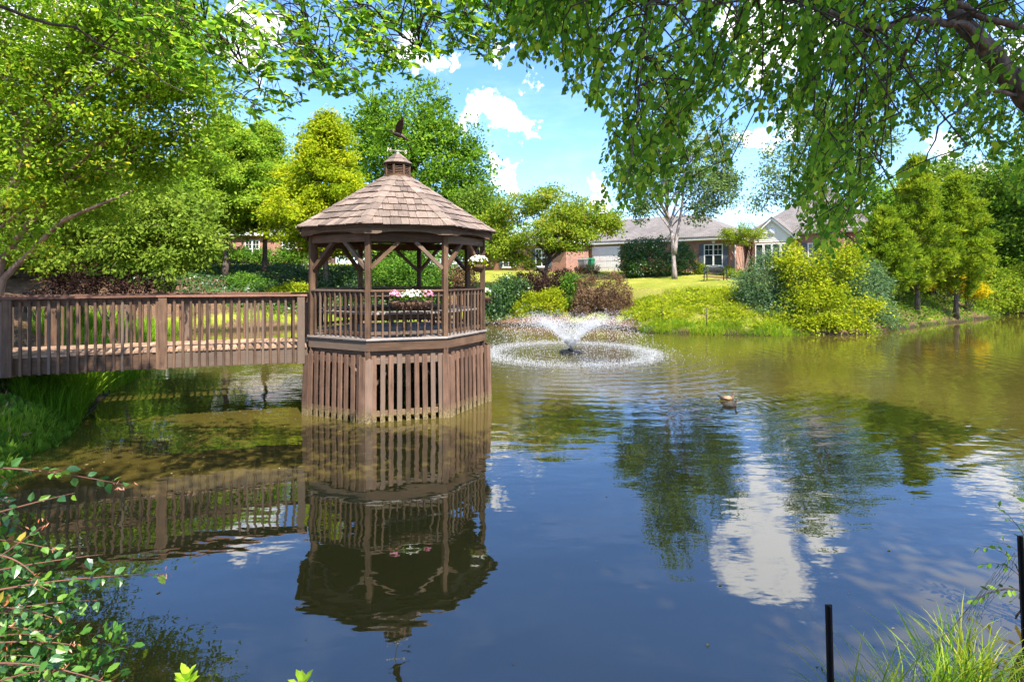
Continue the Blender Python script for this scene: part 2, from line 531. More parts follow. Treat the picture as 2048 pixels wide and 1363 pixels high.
M['l_straw'] = L_('straw', [(0.0, (.12, .07, .035)), (.5, (.26, .16, .085)), (1, (.40, .28, .16))], .2)
M['l_birch'] = L_('river_birch_leaf', [(0.0, (.020, .052, .008)), (.5, (.050, .105, .014)), (.9, (.105, .165, .020)), (1, (.16, .17, .02))], .6, tb=2.1, boost=2.4)
M['l_birch_o'] = L_('river_birch_leaf_single', [(0.0, (.022, .055, .008)), (.5, (.052, .110, .014)), (1, (.105, .165, .020))], .6, tb=2.1, attr=False, boost=2.4)
M['l_over'] = L_('overhang_leaf', [(0.0, (.024, .065, .008)), (.5, (.065, .135, .014)), (.9, (.13, .205, .020)), (1, (.20, .22, .02))], .58, tb=1.9, boost=1.9)
M['l_over_o'] = L_('overhang_leaf_single', [(0.0, (.026, .068, .008)), (.5, (.068, .140, .014)), (1, (.13, .205, .020))], .58, tb=1.9, attr=False, boost=1.9)
M['l_abelia'] = L_('abelia_leaf', [(0.0, (.018, .055, .014)), (.5, (.050, .125, .022)), (.85, (.12, .20, .02)), (1, (.30, .12, .04))], .35, gloss=.02, boost=1.6)
M['l_abelia_o'] = L_('abelia_leaf_single', [(0.0, (.016, .055, .016)), (.6, (.050, .130, .026)), (1, (.13, .22, .025))], .35, gloss=.045, attr=False, boost=1.5)
M['l_sprout'] = L_('sprout_leaf', [(0.0, (.20, .34, .02)), (1, (.38, .50, .05))], .5, attr=False, boost=1.6)
M['pet_white'] = L_('white_petal', [(0.0, (.62, .62, .52)), (1, (.85, .84, .78))], .3, gloss=.02, tb=1.0, boost=1.0)
M['pet_pink'] = L_('pink_petal', [(0.0, (.45, .06, .16)), (.5, (.66, .24, .36)), (1, (.80, .50, .58))], .3, gloss=.02, tb=1.0, boost=1.0)
M['pet_lilac'] = L_('pale_lilac_petal', [(0.0, (.42, .40, .50)), (1, (.70, .66, .72))], .3, gloss=.02, tb=1.0, boost=1.0)


# ------------------------------------------------------------------ terrain and water
SHORE = [(-7.8, 9.8), (-9.0, 11.8), (-9.7, 14), (-11.5, 17.5), (-13.8, 21), (-15.5, 24.5), (-15, 26.3), (-11.5, 28), (-6, 29.2), (-.65, 29.8), (3.5, 29.3),
         (5.9, 27.6), (6.3, 25.8), (9, 24.9), (11.7, 24.5), (16.4, 25.3), (21.9, 29.2), (27.9, 33.2), (37, 40), (55, 52), (75, 60), (92, 52), (70, 30), (40, 18),
         (22, 11), (12, 7.5), (7, 5.8), (5, 5.0), (3.9, 4.15), (3.05, 3.5), (2.4, 3.2), (1.6, 2.95), (0, 2.75), (-2.3, 3.05), (-3.5, 3.75), (-4.6, 4.8), (-6, 6.2), (-7.1, 7.8), (-7.3, 8.8)]
SP = np.array(SHORE, float)


def shore_dist(x, y):
    """Signed distance to the shoreline, positive on land."""
    x, y = np.asarray(x, float).ravel(), np.asarray(y, float).ravel()
    best = np.full(x.shape, 1e9)
    inside = np.zeros(x.shape, bool)
    n = len(SP)
    for i in range(n):
        ax, ay = SP[i]
        bx, by = SP[(i+1) % n]
        dx, dy = bx - ax, by - ay
        t = np.clip(((x - ax)*dx + (y - ay)*dy) / (dx*dx + dy*dy), 0, 1)
        best = np.minimum(best, np.hypot(x - ax - t*dx, y - ay - t*dy))
        c = ((ay > y) != (by > y))
        with np.errstate(divide='ignore', invalid='ignore'):
            xi = ax + (y - ay) * dx / (dy if dy else 1e-9)
        inside ^= c & (x < xi)
    return np.where(inside, -best, best)


def sm(e0, e1, x):
    t = np.clip((x - e0) / (e1 - e0), 0, 1)
    return t*t*(3 - 2*t)


def height(x, y):
    sh = np.shape(x)
    x, y = np.asarray(x, float).ravel(), np.asarray(y, float).ravel()
    wob_ = .22*np.sin(x*1.3 + .7*np.sin(y*1.1)) + .16*np.sin(y*1.7 + x*.6) + .07*np.sin(x*4.1)*np.sin(y*3.7)
    d = shore_dist(x, y) + wob_ * .45 * sm(4, 9, np.hypot(x, y))
    z = np.interp(d, [-6, -2, -.5, 0, .25, .6, 1.3, 2.6, 4.6, 8, 16, 40, 120, 700], [-2.2, -1.3, -.45, 0, .22, .42, .78, 1.35, 1.95, 2.35, 3.1, 3.6, 4.0, 4.2])
    near = 1 - .35 * (1 - sm(4.5, 8, y)) * np.where(z > 0, 1, 0)
    left = 1 + .16 * sm(-6, -14, x) * sm(24, 32, y) * np.where(z > 0, 1, 0)
    z = z * near * left + .03*np.sin(x*2.3)*np.sin(y*2.9) * np.clip(d, 0, 1)
    return z.reshape(sh)


def gz(x, y):
    return float(height(np.array([x]), np.array([y]))[0])


def X(px, Y):
    return (px - 1024) / FOC * Y


def W(px, py, Y):
    return (X(px, Y), Y, EYE - (py - HOR) * Y / FOC)


def ground_mat():
    m, t = new_mat('lawn_and_pine_straw')
    geo = t.n('ShaderNodeNewGeometry')
    P = geo.outputs['Position']
    lawn = t.n('ShaderNodeAttribute', attribute_name='lawn').outputs['Fac']
    n1 = t.noise(P, 0.55, 5.0, 0.6)
    n2 = t.noise(P, 9.0, 5.0, 0.7)
    n3 = t.noise(P, 45.0, 3.0, 0.6)
    g = t.ramp(t.math('ADD', t.math('MULTIPLY', n1, .6), t.math('MULTIPLY', n3, .4)).outputs[0], [(.3, (.11, .135, .014)), (.5, (.20, .215, .024)), (.66, (.34, .30, .06))])
    s = t.ramp(t.math('ADD', t.math('MULTIPLY', n2, .6), t.math('MULTIPLY', n3, .4)).outputs[0], [(.3, (.050, .028, .016)), (.5, (.14, .080, .045)), (.72, (.26, .165, .10))])
    f = t.math('ADD', lawn, t.math('MULTIPLY', t.math('SUBTRACT', n2, .5), .5), True)
    fr = t.ramp(f.outputs[0], [(.4, 0.0), (.6, 1.0)])
    c = t.mix(fr.outputs[0], s.outputs[0], g.outputs[0])
    pz = t.n('ShaderNodeSeparateXYZ', {0: P}).outputs[2]
    wet = t.n('ShaderNodeMapRange', {'Value': t.math('ADD', pz, t.math('MULTIPLY', t.math('SUBTRACT', n2, .5), .15)).outputs[0], 'From Min': .20, 'From Max': .08})
    c = t.mix(wet.outputs[0], O(c), (.030, .021, .011))
    bm = t.n('ShaderNodeBump', {'Height': n3.outputs[0], 'Strength': .8, 'Distance': .04})
    b = t.n('ShaderNodeBsdfPrincipled', {'Base Color': O(c), 'Roughness': .9, 'Normal': bm.outputs[0], 'Specular IOR Level': .15})
    t.n('ShaderNodeOutputMaterial', {'Surface': b.outputs[0]})
    return m


def build_ground():
    n = 250
    t = np.linspace(-1, 1, n)
    a = 5.0
    gx = 420*np.sinh(a*t)/np.sinh(a)
    gy = 420*np.sinh(a*t)/np.sinh(a) + 14
    XX, YY = np.meshgrid(gx, gy)
    ZZ = height(XX, YY)
    me = bpy.data.meshes.new('ground')
    V = np.stack([XX, YY, ZZ], -1).reshape(-1, 3)
    i = np.arange(n*n).reshape(n, n)
    F = np.stack([i[:-1, :-1], i[:-1, 1:], i[1:, 1:], i[1:, :-1]], -1).reshape(-1, 4)
    me.from_pydata(V.tolist(), [], F.tolist())
    me.polygons.foreach_set('use_smooth', [True]*len(F))
    d = shore_dist(XX, YY)
    x, y = XX.ravel(), YY.ravel()
    lawn = sm(4.0, 5.5, d) * sm(22, 27, y)
    lawn *= 1 - sm(-3, -9, x) * (1 - sm(37, 39, y))          # ivy slope on the left far bank
    lawn = np.maximum(lawn, .8*(1 - sm(.4, 2.2, d)) * sm(.25, .5, d) * sm(22, 24, y))
    lawn = np.maximum(lawn, (.54 - .16*sm(15, 17, x))*sm(4.5, 6, x)*sm(22, 24, y)*sm(.2, .8, d))
    lawn *= 1 - .8*sm(15.5, 17, x)*sm(.3, .9, d)*(1 - sm(5, 8, d))
    bed = (np.hypot((x - 15.0)/2.4, (y - 36.0)/1.8) < 1)
    lawn[bed] = 0
    at = me.attributes.new('lawn', 'FLOAT', 'POINT')
    at.data.foreach_set('value', lawn.astype(np.float32))
    tag(link('ground', me, ground_mat()), kind='structure')


build_ground()

FX, FY = 2.03, 19.1       # fountain


def water_mat():
    m, t = new_mat('murky_pond_water')
    geo = t.n('ShaderNodeNewGeometry')
    P = geo.outputs['Position']
    df = t.n('ShaderNodeVectorMath', {0: P, 1: (FX, FY, 0)}, operation='DISTANCE').outputs['Value']
    dr = t.n('ShaderNodeVectorMath', {0: P, 1: (9.5, 14.0, 0)}, operation='DISTANCE').outputs['Value']
    near = t.n('ShaderNodeMapRange', {'Value': df, 'From Min': 14.0, 'From Max': 2.0, 'To Min': 0.0, 'To Max': 1.0}, interpolation_type='SMOOTHSTEP')
    zone = t.n('ShaderNodeMapRange', {'Value': dr, 'From Min': 13.0, 'From Max': 2.0, 'To Min': 0.0, 'To Max': .7}, interpolation_type='SMOOTHSTEP')
    chop = t.math('MAXIMUM', near, zone)
    sw = t.noise(t.vmath('MULTIPLY', P, (.55, 1.0, 1)), 1.5, 2.0, .45)          # slow swell
    md = t.noise(t.vmath('MULTIPLY', P, (.6, 1.25, 1)), 4.2, 2.0, .5)
    fi = t.noise(t.vmath('MULTIPLY', P, (.8, 1.2, 1)), 13.0, 2.0, .5)
    rp = t.n('ShaderNodeVectorMath', {0: P, 1: (-FX, -FY, 0)}, operation='ADD')
    rings = t.n('ShaderNodeTexWave', {'Vector': rp.outputs[0], 'Scale': 0.62, 'Distortion': 2.2, 'Detail': 2.0, 'Detail Scale': 1.2}, wave_type='RINGS', rings_direction='Z')
    h = t.math('MULTIPLY', sw, 0.0075)
    h = t.math('ADD', h, t.math('MULTIPLY', md, t.math('ADD', t.math('MULTIPLY', chop, .0080), .0016)))
    h = t.math('ADD', h, t.math('MULTIPLY', fi, t.math('ADD', t.math('MULTIPLY', t.math('POWER', near, 2.2), .0042), .0001)))
    h = t.math('ADD', h, t.math('MULTIPLY', rings, t.math('MULTIPLY', chop, .0050)))
    for (dx_, dy_) in ((4.50, 11.85), (4.46, 11.25)):       # rings round the swimming ducks
        dd = t.n('ShaderNodeVectorMath', {0: P, 1: (dx_, dy_, 0)}, operation='DISTANCE').outputs['Value']
        amp = t.n('ShaderNodeMapRange', {'Value': dd, 'From Min': 1.9, 'From Max': .2, 'To Min': 0.0, 'To Max': .0020})
        h = t.math('ADD', h, t.math('MULTIPLY', t.math('SINE', t.math('ADD', t.math('MULTIPLY', dd, 26.0), t.math('MULTIPLY', md, 14.0))), amp))
    bm = t.n('ShaderNodeBump', {'Height': h.outputs[0], 'Strength': 1.0, 'Distance': 1.0})
    mud = t.ramp(t.noise(P, .35, 4.0, .6).outputs[0], [(.3, (.048, .037, .008)), (.7, (.076, .058, .014))])
    sp = t.noise(P, 26.0, 2.0, .5)
    c = t.mix(t.ramp(sp.outputs[0], [(.78, 0.0), (.80, 1.0)]).outputs[0], mud.outputs[0], (.10, .085, .03))
    d = t.n('ShaderNodeBsdfDiffuse', {'Color': O(c)})
    g = t.n('ShaderNodeBsdfGlossy', {'Color': (1, 1, 1, 1), 'Roughness': .012, 'Normal': bm.outputs[0]})
    fr = t.n('ShaderNodeFresnel', {'IOR': 2.2, 'Normal': bm.outputs[0]})
    mx = t.n('ShaderNodeMixShader', {0: fr.outputs[0], 1: d.outputs[0], 2: g.outputs[0]})
    t.n('ShaderNodeOutputMaterial', {'Surface': mx.outputs[0]})
    return m


wm = MB()
wm.add([(-40, -6, 0), (110, -6, 0), (110, 75, 0), (-40, 75, 0)], [(0, 1, 2, 3)])
tag(wm.build('pond_water', water_mat()), kind='structure')

# ------------------------------------------------------------------ gazebo
GX, GY, TH = -2.478, 11.92, R(-49.82)
gaz = thing('gazebo', 'octagonal brown timber gazebo with cedar shake roof standing on slatted skirt in the pond', 'gazebo', (GX, GY, 0))


def cor(i, r, z=0.0):
    a = TH + i * math.pi / 4
    return Vector((r*math.sin(a), -r*math.cos(a), z))


def fnorm(i):
    a = TH + (i + .5) * math.pi / 4
    return Vector((math.sin(a), -math.cos(a), 0))


def lerp(a, b, t):
    return a + (b - a) * t


RP, RD, RE = 1.855, 1.925, 2.06
DECK = 1.50
# posts carry on down into the water
for i in range(8):
    p = cor(i, RP)
    plank('post', (p.x, p.y, -.9), (p.x, p.y, 3.42), .10, .10, M['wood'], gaz, up=fnorm(i - .5), bev=.008)
# floor: frame and boards
fl = MB()
fl.prism([cor(i, RD - .06, DECK - .045) for i in range(8)], (0, 0, -.05))
floor = fl.build('floor', M['wood'], gaz)
na = fnorm(1)
ta = Vector((-na.y, na.x, 0))
ap = (RD + .012) * math.cos(math.pi/8)
k = -ap
while k < ap - .02:
    w_ = .138
    c = k + w_/2
    # chord of the octagon at offset c along na
    ts = []
    for i in range(8):
        n_ = fnorm(i)
        den, num = n_.dot(ta), ap - n_.dot(na) * (abs(c) + w_/2) * (1 if c > 0 else -1)
        if abs(den) > 1e-4:
            ts.append((num/den, den))
    hi = min(v for v, d in ts if d > 0)
    lo = max(v for v, d in ts if d < 0)
    if hi - lo > .1:
        p0, p1 = na*c + ta*lo, na*c + ta*hi
        e = rnd(-.008, .012)
        plank('floor_board', (p0.x, p0.y, DECK - .02 + rnd(-.001, .001)), (p1.x, p1.y, DECK - .02), w_ - .008, .036, M['gdeck'], floor, up=(0, 0, 1))
    k += w_
for i in range(8):
    a, b = cor(i, RD), cor(i+1, RD)
    n_ = fnorm(i)
    plank('fascia_board', a + Vector((0, 0, DECK - .125)) - n_*.02, b + Vector((0, 0, DECK - .125)) - n_*.02, .036, .185, M['wood'], gaz)
    a2, b2 = cor(i, RD + .028), cor(i+1, RD + .028)
    plank('floor_edge_strip', a2 + Vector((0, 0, DECK - .006)) - n_*.05, b2 + Vector((0, 0, DECK - .006)) - n_*.05, .10, .036, M['gdeck'], gaz)
# joists and deep rim beam under the floor
for i in range(8):
    a, b = cor(i, RP - .06, 1.20), cor(i+1, RP - .06, 1.20)
    plank('rim_beam', a, b, .07, .17, M['wood'], gaz)
    n_ = fnorm(i)
    mid = (cor(i, RP - .02) + cor(i+1, RP - .02)) * .5
    for s in (0, 1):
        foot = lerp(cor(i, RP - .05), cor(i+1, RP - .05), .06 if s == 0 else .94)
        top = lerp(cor(i, RP - .05), cor(i+1, RP - .05), .40 if s == 0 else .60)
        plank('under_brace', foot + Vector((0, 0, .62)), top + Vector((0, 0, 1.14)), .05, .085, M['skirt'], gaz, up=n_)
# slatted skirt
for i in range(8):
    n_ = fnorm(i)
    for zz in (.15, 1.10):
        a, b = cor(i, 1.955), cor(i+1, 1.955)
        plank('skirt_rail', lerp(a, b, .02) + Vector((0, 0, zz)), lerp(a, b, .98) + Vector((0, 0, zz)), .045, .10, M['skirt'], gaz)
    ns = 13 if i in (3, 4, 5, 6, 7) else 9  # extra slats added on the far sides to keep the front gaps dark
    for s in range(ns):
        f = (s + 1) / (ns + 1) + rnd(-.004, .004)
        t_ = lerp(cor(i, 1.985), cor(i+1, 1.985), f)
        bt = lerp(cor(i, 2.015), cor(i+1, 2.015), f + rnd(-.006, .006))
        plank('skirt_slat', bt + Vector((0, 0, -.35)), t_ + Vector((0, 0, 1.215 + rnd(-.012, .012))), .092 + (.014 if ns > 9 else 0) + rnd(-.006, .004), .028, M['skirt'], gaz, up=n_)
    # corner boards, one on each side of the corner
    ln = (cor(i+1, 1) - cor(i, 1)).normalized()
    for s, c_, sg in ((0, i, 1), (1, i+1, -1)):
        b_ = cor(c_, 2.05) + ln * sg * .072
        t_ = cor(c_, 2.012) + ln * sg * .070
        dz = -.07 if s == 0 else -.02
        plank('corner_board', b_ + Vector((0, 0, -.35)), t_ + Vector((0, 0, 1.21 + dz)), .135, .03, M['skirt'], gaz, up=n_)
# railings, seven sides, the eighth opens to the bridge
for i in range(7):
    a, b = cor(i, RP), cor(i+1, RP)
    n_ = fnorm(i)
    u = (b - a).normalized()
    plank('top_rail', a + Vector((0, 0, 2.385)) + u*.04, b + Vector((0, 0, 2.385)) - u*.04, .13, .036, M['wood'], gaz)
    plank('sub_rail', a + Vector((0, 0, 2.32)) + u*.05, b + Vector((0, 0, 2.32)) - u*.05, .036, .085, M['wood'], gaz)
    plank('bottom_rail', a + Vector((0, 0, 1.60)) + u*.05, b + Vector((0, 0, 1.60)) - u*.05, .036, .06, M['wood'], gaz)
    nb = 10
    for s in range(nb):
        p = lerp(a, b, (s + 1)/(nb + 1)) + n_*.036
        plank('baluster', p + Vector((rnd(-.004, .004), 0, 1.535 + rnd(-.006, .006))), p + Vector((0, 0, 2.362)), .036, .036, M['wood'], gaz, up=n_, bev=.006)
# ring beam and braces
for i in range(8):
    a, b = cor(i, RP, 3.365), cor(i+1, RP, 3.365)
    u = (b - a).normalized()
    n_ = fnorm(i)
    plank('ring_beam', a + u*.03, b - u*.03, .075, .15, M['wood'], gaz)
    for s, (q, sg) in enumerate(((a, 1), (b, -1))):
        p0 = Vector((q.x, q.y, 2.80)) + u*sg*.045 - n_*.005
        p1 = Vector((q.x, q.y, 3.30)) + u*sg*.56 - n_*.005
        plank('brace', p0, p1, .07, .085, M['wood'], gaz, up=n_)
# scalloped eave boards
for i in range(8):
    a, b = cor(i, RE), cor(i+1, RE)
    n_ = fnorm(i)
    poly = []
    nn = 14
    for s in range(nn + 1):
        f = s / nn
        cut = .055 * max(0.0, math.sin(math.pi * min(1, max(0, (f - .17)/.66)))) ** .45
        q = lerp(a, b, f)
        poly.append((q.x, q.y, 3.425 + cut))
    poly += [(b.x, b.y, 3.60), (a.x, a.y, 3.60)]
    MB().prism(poly, -n_*.038).build('eave_board', M['wood'], gaz)
# roof: deck below, every shake a piece on the four sides that face the pond and camera
zE, zT, rE, rT = 3.585, 4.77, 2.125, .29
rf = MB()
rf.add([cor(i, rE, zE) for i in range(8)] + [cor(i, rT, zT) for i in range(8)], [(i, (i+1) % 8, 8 + (i+1) % 8, 8 + i) for i in range(8)] + [tuple(range(8, 16))])
rf.add([cor(i, rE - .03, zE - .05) for i in range(8)] + [cor(i, rT, zT - .1) for i in range(8)], [(8 + i, 8 + (i+1) % 8, (i+1) % 8, i) for i in range(8)])
roof = rf.build('roof', M['wood'], gaz)
NC = 8
rear = MB()


def slope_pt(i, x, s, h):
    """Point on facet i: x across, s 0..1 up the slope, h proud of it."""
    a, b = cor(i, lerp(rE, rT, s), lerp(zE, zT, s)), cor(i+1, lerp(rE, rT, s), lerp(zE, zT, s))
    m_ = (a + b) * .5
    u = (b - a).normalized()
    up = ((cor(i, rT, zT) + cor(i+1, rT, zT)) * .5 - (cor(i, rE, zE) + cor(i+1, rE, zE)) * .5).normalized()
    nn = u.cross(up)
    if nn.z < 0:
        nn = -nn
    return m_ + u*x + nn*h


def halfw(s):
    return lerp(rE, rT, s) * math.sin(math.pi/8)


for i in range(8):
    for c in range(NC):
        s0, s1 = c/NC - (.012 if c == 0 else 0), min(1, (c + 1.22)/NC)
        w0, w1 = halfw(s0), halfw(s1)
        x = -w0
        x -= rnd(0, .1) if c % 2 else 0
        while x < w0 - .01:
            ww = rnd(.12, .23)
            xa, xb = max(x, -w0), min(x + ww - .007, w0)
            if w0 - xb < .05:
                xb = w0
            if xb - xa > .025:
                t_ = rnd(.020, .030)
                js = rnd(-.009, .009)
                xc = [xa, xb, min(max(xb, -w1), w1), max(min(xa, w1), -w1)]
                if xc[2] - xc[3] < .012:
                    mid_ = (xc[2] + xc[3])/2
                    xc[2], xc[3] = mid_ + .006, mid_ - .006
                tl = rnd(-.005, .005)
                ps = [slope_pt(i, xc[0], s0 + js, .012), slope_pt(i, xc[1], s0 + js, .012), slope_pt(i, xc[2], s1, .001), slope_pt(i, xc[3], s1, .001),
                      slope_pt(i, xc[0], s0 + js, .012 + t_ + tl), slope_pt(i, xc[1], s0 + js, .012 + t_ - tl), slope_pt(i, xc[2], s1, .008), slope_pt(i, xc[3], s1, .008)]
                if i in (0, 1, 2, 3):
                    # own frame so that the grain runs up the slope
                    o_ = ps[0]
                    ex = (slope_pt(i, 0, 1, 0) - slope_pt(i, 0, 0, 0)).normalized()
                    ey = (slope_pt(i, 1, 0, 0) - slope_pt(i, 0, 0, 0)).normalized()
                    mm = Matrix((ex, ey, ex.cross(ey))).transposed().to_4x4()
                    mm.translation = o_
                    iv = mm.inverted()
                    MB().hexa([iv @ q for q in ps]).build('shingle', M['shake'], roof, mm)
                else:
                    rear.hexa(ps)
            x += ww
    # folded caps over the hip
    for c in range(NC):
        s0, s1 = c/NC - .008, min(1, (c + 1.3)/NC)
        wcap = .115
        pts = []
        for s_, h0 in ((s0, .042), (s1, .020)):
            wl = min(wcap, halfw(s_) * .9)
            L = slope_pt((i - 1) % 8, halfw(s_) - wl, s_, h0)
            Cn = cor(i, lerp(rE, rT, s_), lerp(zE, zT, s_)) + Vector((0, 0, h0 + .012))
            Rr = slope_pt(i, -halfw(s_) + wl, s_, h0)
            pts += [L, Cn, Rr]
        th = Vector((0, 0, -.022))
        v = pts + [p + th for p in pts]
        cap = MB().add(v, [(0, 1, 4, 3), (1, 2, 5, 4), (6, 9, 10, 7), (7, 10, 11, 8), (0, 6, 7, 1), (1, 7, 8, 2), (0, 3, 9, 6), (2, 8, 11, 5), (3, 4, 10, 9), (4, 5, 11, 10)])
        cap.build('hip_cap', M['shake'], roof)
tag(rear.build('rear_shingles', M['shake'], roof), kind='stuff')
# cupola
cup = MB()
cup.prism([cor(i, .335, 4.755) for i in range(8)], (0, 0, .05))
cup.prism([cor(i, .275, 4.80) for i in range(8)], (0, 0, .03))
cupola = cup.build('cupola', M['wood'], gaz)
for i in range(8):
    p = cor(i, .262)
    plank('cupola_post', (p.x, p.y, 4.82), (p.x, p.y, 5.045), .045, .045, M['wood'], cupola, up=fnorm(i - .5))
    a, b = cor(i, .25), cor(i+1, .25)
    for zz in (4.852, 4.888, 4.924, 4.960, 4.996):
        plank('louver', lerp(a, b, .1) + Vector((0, 0, zz)), lerp(a, b, .9) + Vector((0, 0, zz)), .045, .012, M['wood'], cupola, up=(fnorm(i)*.5 + Vector((0, 0, .86))))
MB().prism([cor(i, .20, 4.82) for i in range(8)], (0, 0, .2)).build('cupola_core', M['black'], cupola)
MB().prism([cor(i, .285, 5.035) for i in range(8)], (0, 0, .035)).build('cupola_cornice', M['wood'], cupola)
for k, (r0, z0, r1, z1) in enumerate(((.318, 5.065, .19, 5.165), (.222, 5.155, .05, 5.285))):
    for i in range(8):
        a, b, c_, d_ = cor(i, r0, z0), cor(i+1, r0, z0), cor(i+1, r1, z1), cor(i, r1, z1)
        n_ = fnorm(i)*.5 + Vector((0, 0, .8))
        MB().hexa([q for q in (a, b, c_, d_)] + [q + n_*.022 for q in (a, b, c_, d_)]).build('cap_shingle', M['shake'], cupola)
MB().lathe([(.06, 5.27), (.05, 5.30), (.02, 5.33)], 8).build('finial', M['pale_metal'], cupola)
# built-in benches along the seven closed sides
for i in range(7):
    a, b = cor(i, RP - .10), cor(i+1, RP - .10)
    a2, b2 = cor(i, RP - .52), cor(i+1, RP - .52)
    n_ = fnorm(i)
    for k in range(3):
        f = (k + .5)/3
        plank('bench_board', lerp(a, a2, f) + Vector((0, 0, 1.955)), lerp(b, b2, f) + Vector((0, 0, 1.955)), .118, .036, M['gdeck'], gaz)
    plank('bench_apron', a2 + Vector((0, 0, 1.885)) + n_*.03, b2 + Vector((0, 0, 1.885)) + n_*.03, .036, .10, M['wood'], gaz)
    m_ = (a2 + b2)*.5 + n_*.06
    plank('bench_leg', (m_.x, m_.y, 1.50), (m_.x, m_.y, 1.84), .085, .085, M['wood'], gaz, up=n_)

# ------------------------------------------------------------------ heron weathervane
vane = thing('weathervane', 'bronze flying heron weathervane with N and S letters on the gazebo cupola', 'weathervane', (GX, GY, 5.31))
MB().tube([(0, 0, 0), (0, 0, .40)], .009, 8).build('spindle', M['metal'], vane)
MB().lathe([(.0, .02), (.028, .035), (.028, .06), (.0, .075)], 10).build('hub', M['pale_metal'], vane)
MB().tube([(-.17, -.01, .075), (.16, .01, .045)], .007, 6).build('compass_arm', M['pale_metal'], vane)
MB().tube([(-.01, -.16, .06), (.01, .16, .06)], .007, 6).build('compass_arm', M['pale_metal'], vane)


def letter(ch, x, z, parent):
    cu = bpy.data.curves.new('letter', 'FONT')
    cu.body = ch
    cu.size = .115
    cu.extrude = .004
    cu.offset = .003
    cu.align_x = 'CENTER'
    ob = bpy.data.objects.new('tmp', cu)
    col.objects.link(ob)
    dg = bpy.context.evaluated_depsgraph_get()
    me = bpy.data.meshes.new_from_object(ob.evaluated_get(dg))
    bpy.data.objects.remove(ob)
    me.materials.clear()
    o = link('letter', me, M['pale_metal'], parent, Matrix.Translation((x, -.0, z)) @ Matrix.Rotation(R(8), 4, 'Y') @ Matrix.Rotation(R(90), 4, 'X'))
    return o


letter('N', -.185, .045, vane)
letter('S', .175, -.005, vane)
# heron: long body, folded neck, raised wings, trailing legs
hz = .50
body_pts = [(-.245, 0, hz - .02), (-.16, 0, hz - .012), (-.125, 0, hz - .004), (-.10, 0, hz - .02), (-.088, 0, hz - .055), (-.06, 0, hz - .075), (-.01, 0, hz - .078), (.06, 0, hz - .10), (.13, 0, hz - .145), (.19, 0, hz - .19), (.27, 0, hz - .235)]
body_r = [.002, .007, .021, .022, .026, .040, .056, .055, .036, .020, .003]
MB().tube(body_pts, body_r, 10).build('heron_body', M['metal'], vane)
for sg, spread_, lift in ((-1, .17, .235), (1, .27, .20)):
    root_a, root_b = Vector((-.055, sg*.03, hz - .03)), Vector((.10, sg*.03, hz - .085))
    if sg < 0:
        poly = [(-.05, -.03, hz - .04), (-.02, -.10, hz + .08), (.06, -.17, hz + .16), (.17, -.23, hz + .235), (.165, -.21, hz + .16), (.15, -.17, hz + .09), (.125, -.10, hz + .0), (.09, -.03, hz - .08)]
    else:
        poly = [(-.05, .03, hz - .04), (-.085, .12, hz + .02), (-.10, .22, hz + .05), (-.07, .32, hz + .06), (-.02, .30, hz + .04), (.02, .2, hz + .01), (.05, .1, hz - .02), (.09, .03, hz - .08)]
    MB().prism(poly, (.008, 0, .010)).build('wing', M['metal'], vane)
for sg in (-1, 1):
    MB().tube([(.16, sg*.018, hz - .165), (.23, sg*.02, hz - .20), (.31, sg*.02, hz - .255)], .006, 6).build('leg', M['metal'], vane)


# ------------------------------------------------------------------ flower planters
def blossoms(n, cen, rad, size, mat, name, parent, up=.7):
    P = RNG.normal(size=(n, 3))
    P = unit(P)
    P[:, 2] = np.abs(P[:, 2]) * .9 - .1
    C = np.array(cen) + P * np.array(rad) * RNG.uniform(.75, 1.05, (n, 1))
    nor = unit(P + np.array([0, -.4, up]))
    A0 = unit(np.cross(nor, RNG.normal(size=(n, 3))))
    allP, allA, allN, allS, allV = [], [], [], [], []
    for k in range(5):
        ang = 2*math.pi*k/5
        B0 = np.cross(nor, A0)
        A = A0*math.cos(ang) + B0*math.sin(ang)
        allP.append(C); allA.append(A + nor*.25); allN.append(nor)
        allS.append(RNG.uniform(.8, 1.2, n)*size); allV.append(RNG.random(n))
    me = leaf_mesh(name, np.concatenate(allP), np.concatenate(allA), np.concatenate(allN), np.concatenate(allS), (OVAL[0]*np.array([1, 1.9, 1]), OVAL[1]), np.concatenate(allV), mat)
    o = link(name, me, None, parent)
    return tag(o, kind='stuff')


def foliage(n, cen, rad, size, mat, name, parent, tmpl=OVAL):
    P = unit(RNG.normal(size=(n, 3))) * RNG.uniform(.3, 1, (n, 1))
    C = np.array(cen) + P * np.array(rad)
    me = leaf_mesh(name, C, P + RNG.normal(size=(n, 3))*.6, RNG.normal(size=(n, 3)) + np.array([0, 0, 1.]), RNG.uniform(.6, 1.3, n)*size, tmpl, RNG.random(n), mat)
    return tag(link(name, me, None, parent), kind='stuff')


